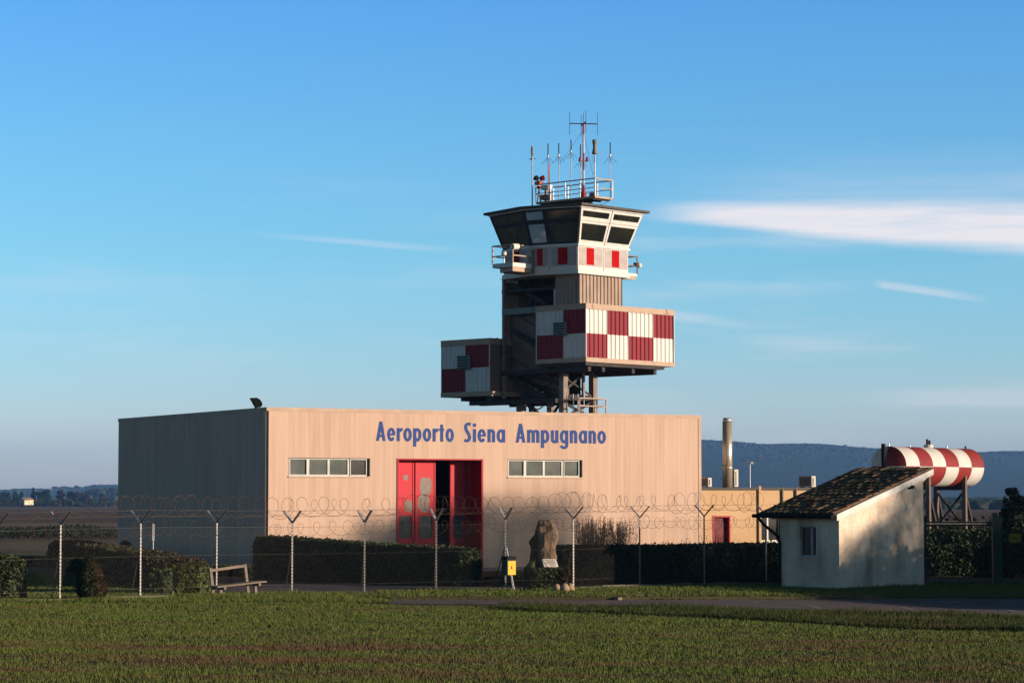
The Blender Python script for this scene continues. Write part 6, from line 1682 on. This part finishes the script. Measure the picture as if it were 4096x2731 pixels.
# ------------------------------------------------------------------ trees and an added hedge beside the field, right of the picture, whose shade falls on the shed and hangar
sh = Vector((sv.x, sv.y, 0)).normalized(); te = math.tan(R(SUN_EL))
def screen(name, label, pts, hs, w, n, leaf, seed, mats, z0=.6):
    """thin leafed row of trees: leaves spread evenly through the volume, a trunk every two metres"""
    rnd = random.Random(seed); P = [Vector((p[0], p[1], 0)) for p in pts]; o0 = P[0].copy(); root = thing(name, label, 'trees', tuple(o0))
    segs = [(P[k + 1] - P[k]).length for k in range(len(P) - 1)]; tot = sum(segs)
    def pos(d):
        k = 0
        while k < len(segs) - 1 and d > segs[k]: d -= segs[k]; k += 1
        f = d / segs[k]; return P[k].lerp(P[k + 1], f) - o0, hs[k] + (hs[k + 1] - hs[k]) * f
    tk = MB(); d = .6
    while d < tot: c, h = pos(d); tk.tube([tuple(c), tuple(c + Vector((rnd.gauss(0, .15), rnd.gauss(0, .15), h * .9)))], .09, 7, r2=.02); d += 1.9
    tk.build('trunks', M_bark, root, kind='stuff'); mb = MB()
    for _ in range(n):
        c, h = pos(rnd.random() * tot); h *= 1 + .03 * math.sin(c.x * 3 + c.y * 2.2) + rnd.gauss(0, .015)
        leaf_quad(mb, c + Vector((rnd.uniform(-w, w) / 2, rnd.uniform(-w, w) / 2, z0 + (h - z0) * rnd.random() ** .9)), leaf * rnd.uniform(.6, 1.3), rnd, rnd.randrange(len(mats)))
    mb.build('foliage', mats, root, kind='stuff')
def across(lst, x0=27.0):
    out_ = []
    for yp_, h_ in lst:
        X_ = x0 + (yp_ - 66) * .12; out_.append((X_, yp_ + X_ * sh.y / sh.x))
    return out_
hp = [(66.0, 2.5), (71.0, 3.1), (75.0, 3.55), (77.6, 3.7), (84.0, 3.9), (90.0, 3.9)]      # position across the sun, height
hedge('hedge', 'unseen hedge added for shade right of the road and the shed', across(hp), 1.8, [h for _, h in hp], 22000, [M_leafdk], 73, .11, expo=.5)  # out of view, added to throw shade on verge, hedges and shed foot
hp = [(77.7, 8.0), (79.0, 8.9), (80.4, 10.0), (84.0, 10.4), (90.0, 10.0)]
screen('tree_row', 'row of thin leafed young trees behind the added hedge', across(hp, 52.0), [h for _, h in hp], 1.8, 26000, .08, 74, [M_leafdk, M_leafbrown], 6.8)
qs = [C0 + W1.d * W1.hit(px, 2200)[0] + sh * 75 for px in (1330, 1460, 1620, 1950, 2270)]
screen('tree_row', 'tall thin leafed row of trees right of the car park', [(q.x, q.y) for q in qs], [12.2, 13.2, 14.0, 14.3, 14.3], 2.0, 21000, .08, 79, [M_leafbrown], 10.6)

# ------------------------------------------------------------------ grass
mg = bpy.data.materials.new('grass blade'); mg.use_nodes = True; t_ = mg.node_tree; b_n = t_.nodes['Principled BSDF']; b_n.inputs['Roughness'].default_value = .8; b_n.inputs['Specular IOR Level'].default_value = .2
tcn = t_.nodes.new('ShaderNodeTexCoord'); g_n = t_.nodes.new('ShaderNodeNewGeometry')
def _nn(sc_, st, lo, hi):
    m_ = t_.nodes.new('ShaderNodeMapping'); m_.inputs['Scale'].default_value = st; t_.links.new(tcn.outputs['Object'], m_.inputs[0])
    q = t_.nodes.new('ShaderNodeTexNoise'); q.inputs['Scale'].default_value = sc_; q.inputs['Detail'].default_value = 5; t_.links.new(m_.outputs[0], q.inputs['Vector'])
    r = t_.nodes.new('ShaderNodeMapRange'); r.inputs['From Min'].default_value = lo; r.inputs['From Max'].default_value = hi; t_.links.new(q.outputs[0], r.inputs['Value']); return r.outputs[0]
def _mx(f, a, b):
    m_ = t_.nodes.new('ShaderNodeMix'); m_.data_type = 'RGBA'; t_.links.new(f, m_.inputs[0])
    for i_, c in ((6, a), (7, b)):
        if isinstance(c, tuple): m_.inputs[i_].default_value = (*c, 1)
        else: t_.links.new(c, m_.inputs[i_])
    return m_.outputs[2]
rr = t_.nodes.new('ShaderNodeValToRGB'); t_.links.new(g_n.outputs['Random Per Island'], rr.inputs[0])
rr.color_ramp.elements[0].color = (.036, .064, .010, 1); rr.color_ramp.elements[1].color = (.135, .130, .028, 1); q = rr.color_ramp.elements.new(.6); q.color = (.078, .108, .015, 1)
sy_ = t_.nodes.new('ShaderNodeSeparateXYZ'); t_.links.new(tcn.outputs['Object'], sy_.inputs[0])
wy = t_.nodes.new('ShaderNodeMapRange'); wy.inputs['From Min'].default_value = 54; wy.inputs['From Max'].default_value = 46; wy.inputs['To Min'].default_value = -.09; wy.inputs['To Max'].default_value = .015; t_.links.new(sy_.outputs['Y'], wy.inputs['Value'])
nb = t_.nodes.new('ShaderNodeTexNoise'); nb.inputs['Scale'].default_value = .45; nb.inputs['Detail'].default_value = 6; mb_ = t_.nodes.new('ShaderNodeMapping'); mb_.inputs['Scale'].default_value = (.30, 1.5, 1); t_.links.new(tcn.outputs['Object'], mb_.inputs[0]); t_.links.new(mb_.outputs[0], nb.inputs['Vector'])
ab = t_.nodes.new('ShaderNodeMath'); ab.operation = 'ADD'; t_.links.new(nb.outputs[0], ab.inputs[0]); t_.links.new(wy.outputs[0], ab.inputs[1])
rb_ = t_.nodes.new('ShaderNodeMapRange'); rb_.inputs['From Min'].default_value = .47; rb_.inputs['From Max'].default_value = .62; t_.links.new(ab.outputs[0], rb_.inputs['Value'])
c_ = _mx(rb_.outputs[0], rr.outputs[0], (.095, .058, .028))
c_ = _mx(_nn(1.6, (.5, 1, 1), .55, .75), c_, (.040, .066, .014))
t_.links.new(c_, b_n.inputs['Base Color'])
def grass(name, label, inside, x0f, x1f, y0, y1, n, h0, h1, seed, w=.007, zb=0.0, dens=None):
    rnd = random.Random(seed); V = []; Fc = []; k = 0; tries = 0
    while k < n and tries < n * 6:
        tries += 1
        y = y0 + (y1 - y0) * rnd.random(); x = rnd.uniform(x0f * y, x1f * y)
        if inside and not inside(x, y): continue
        d = math.sin(x * 1.3 + math.sin(y * .9)) * math.sin(y * 1.1 + math.sin(x * .7 + 2)); hh = rnd.uniform(h0, h1) * (1 + .35 * d)
        if dens and rnd.random() > dens(x, y): continue
        a = rnd.random() * 6.283; ww = w * rnd.uniform(.7, 1.6) * (1 + (y - 45) * .012); lx, ly = rnd.gauss(0, .35) * hh, rnd.gauss(0, .35) * hh
        i = len(V); V += [(x - math.cos(a) * ww, y - math.sin(a) * ww, zb - .01), (x + math.cos(a) * ww, y + math.sin(a) * ww, zb - .01), (x + lx, y + ly, zb + hh)]; Fc.append((i, i + 1, i + 2)); k += 1
    me = bpy.data.meshes.new(name); me.from_pydata(V, [], Fc); me.materials.append(mg); me.update()
    o = bpy.data.objects.new(name, me); COL.objects.link(o); o['kind'] = 'stuff'; o['label'] = label; o['category'] = 'grass'
def poly_in(pts, dy=0):
    P = [gnd(p[0], p[1] + dy) for p in pts]
    def f(x, y):
        c = False; n_ = len(P)
        for i in range(n_):
            a, b = P[i], P[i - 1]
            if (a.y > y) != (b.y > y) and x < (b.x - a.x) * (y - a.y) / (b.y - a.y) + a.x: c = not c
        return c
    return f
road_in = poly_in([(1400, 2406), (1560, 2412), (2000, 2415), (2700, 2425), (3200, 2435), (3560, 2445), (4300, 2467), (5200, 2499), (5200, 2386), (4300, 2386), (1500, 2390)], 10)
grass('lawn_grass', 'short olive and brown grass of the field in the foreground', lambda x, y: not road_in(x, y), -.225, .225, 36.5, 68.5, 430000, .015, .068, 1, .0060, dens=lambda x, y: .35 + .65 * (0.5 + .5 * math.sin(x * .9 + 2 * math.sin(y * .35)) * math.sin(y * 1.3 + math.sin(x * .5))))
edge_in = poly_in([(2000, 2413), (2700, 2424), (3200, 2435), (3560, 2445), (4096, 2462), (4400, 2475), (4400, 2530), (4096, 2515), (3560, 2503), (3200, 2478), (2700, 2452), (2000, 2430)], 12)
mg_keep = mg; mg = mg.copy(); mg.name = 'rough grass blade'
for e_ in [n for n in mg.node_tree.nodes if n.type == 'VALTORGB'][0].color_ramp.elements: e_.color = tuple(v * .45 for v in e_.color[:3]) + (1,)
grass('rough_grass', 'longer dark tufted grass along the near edge of the road', edge_in, -.03, .23, 50, 68, 60000, .05, .17, 2, .008)
mg = mg_keep
grass('verge_grass', 'grass of the verge between the fence and the road', poly_in([(1540, 2399), (2460, 2399), (2900, 2396), (3500, 2394), (4400, 2394), (4400, 2330), (3700, 2340), (3360, 2352), (3120, 2345), (2560, 2353), (2100, 2368), (1500, 2372)]), -.06, .23, 67, 80, 42000, .03, .10, 3, .007, .075)
grass('verge_grass', 'grass tufts around the bench and the foot of the left fence', poly_in([(-100, 2412), (1560, 2412), (1560, 2384), (1168, 2372), (866, 2380), (560, 2388), (-100, 2402)]), -.23, -.04, 65, 74, 26000, .05, .14, 4, .007)
grass('verge_grass', 'grass behind the left fence under the hedges', poly_in([(-100, 2402), (560, 2390), (640, 2384), (640, 2300), (100, 2290), (-100, 2290)]), -.23, -.12, 68, 96, 22000, .03, .08, 5, .008)
wd = gnd(1060, 2600); weed = thing('tall_weed', 'single tall dry weed stalk leaning right in the foreground grass', 'weed', (wd.x, wd.y, 0))
MB().tube([(0, 0, 0), (.03, 0, .25), (.075, 0, .42)], .004, 5).build('stalk', M_leafbrown, weed)
b_ = MB(); rnd = random.Random(3); crown(b_, [(.08, 0, .44, .03, 1)], 40, .018, rnd); b_.build('seed_head', M_leafbrown, weed, kind='stuff')

# ------------------------------------------------------------------ air
hzm = bpy.data.materials.new('haze'); hzm.use_nodes = True; t_ = hzm.node_tree; t_.nodes.clear()
o_ = t_.nodes.new('ShaderNodeOutputMaterial'); pv = t_.nodes.new('ShaderNodeVolumePrincipled')
pv.inputs['Color'].default_value = (.20, .48, 1.0, 1); pv.inputs['Density'].default_value = HAZE if 'HAZE' in globals() else .00008; pv.inputs['Anisotropy'].default_value = 0.0
t_.links.new(pv.outputs[0], o_.inputs['Volume'])
MB().box(-6100, 6100, -160, 7500, -9, 150).build('haze', hzm, kind='stuff', label='thin blue haze of the evening air', category='haze')
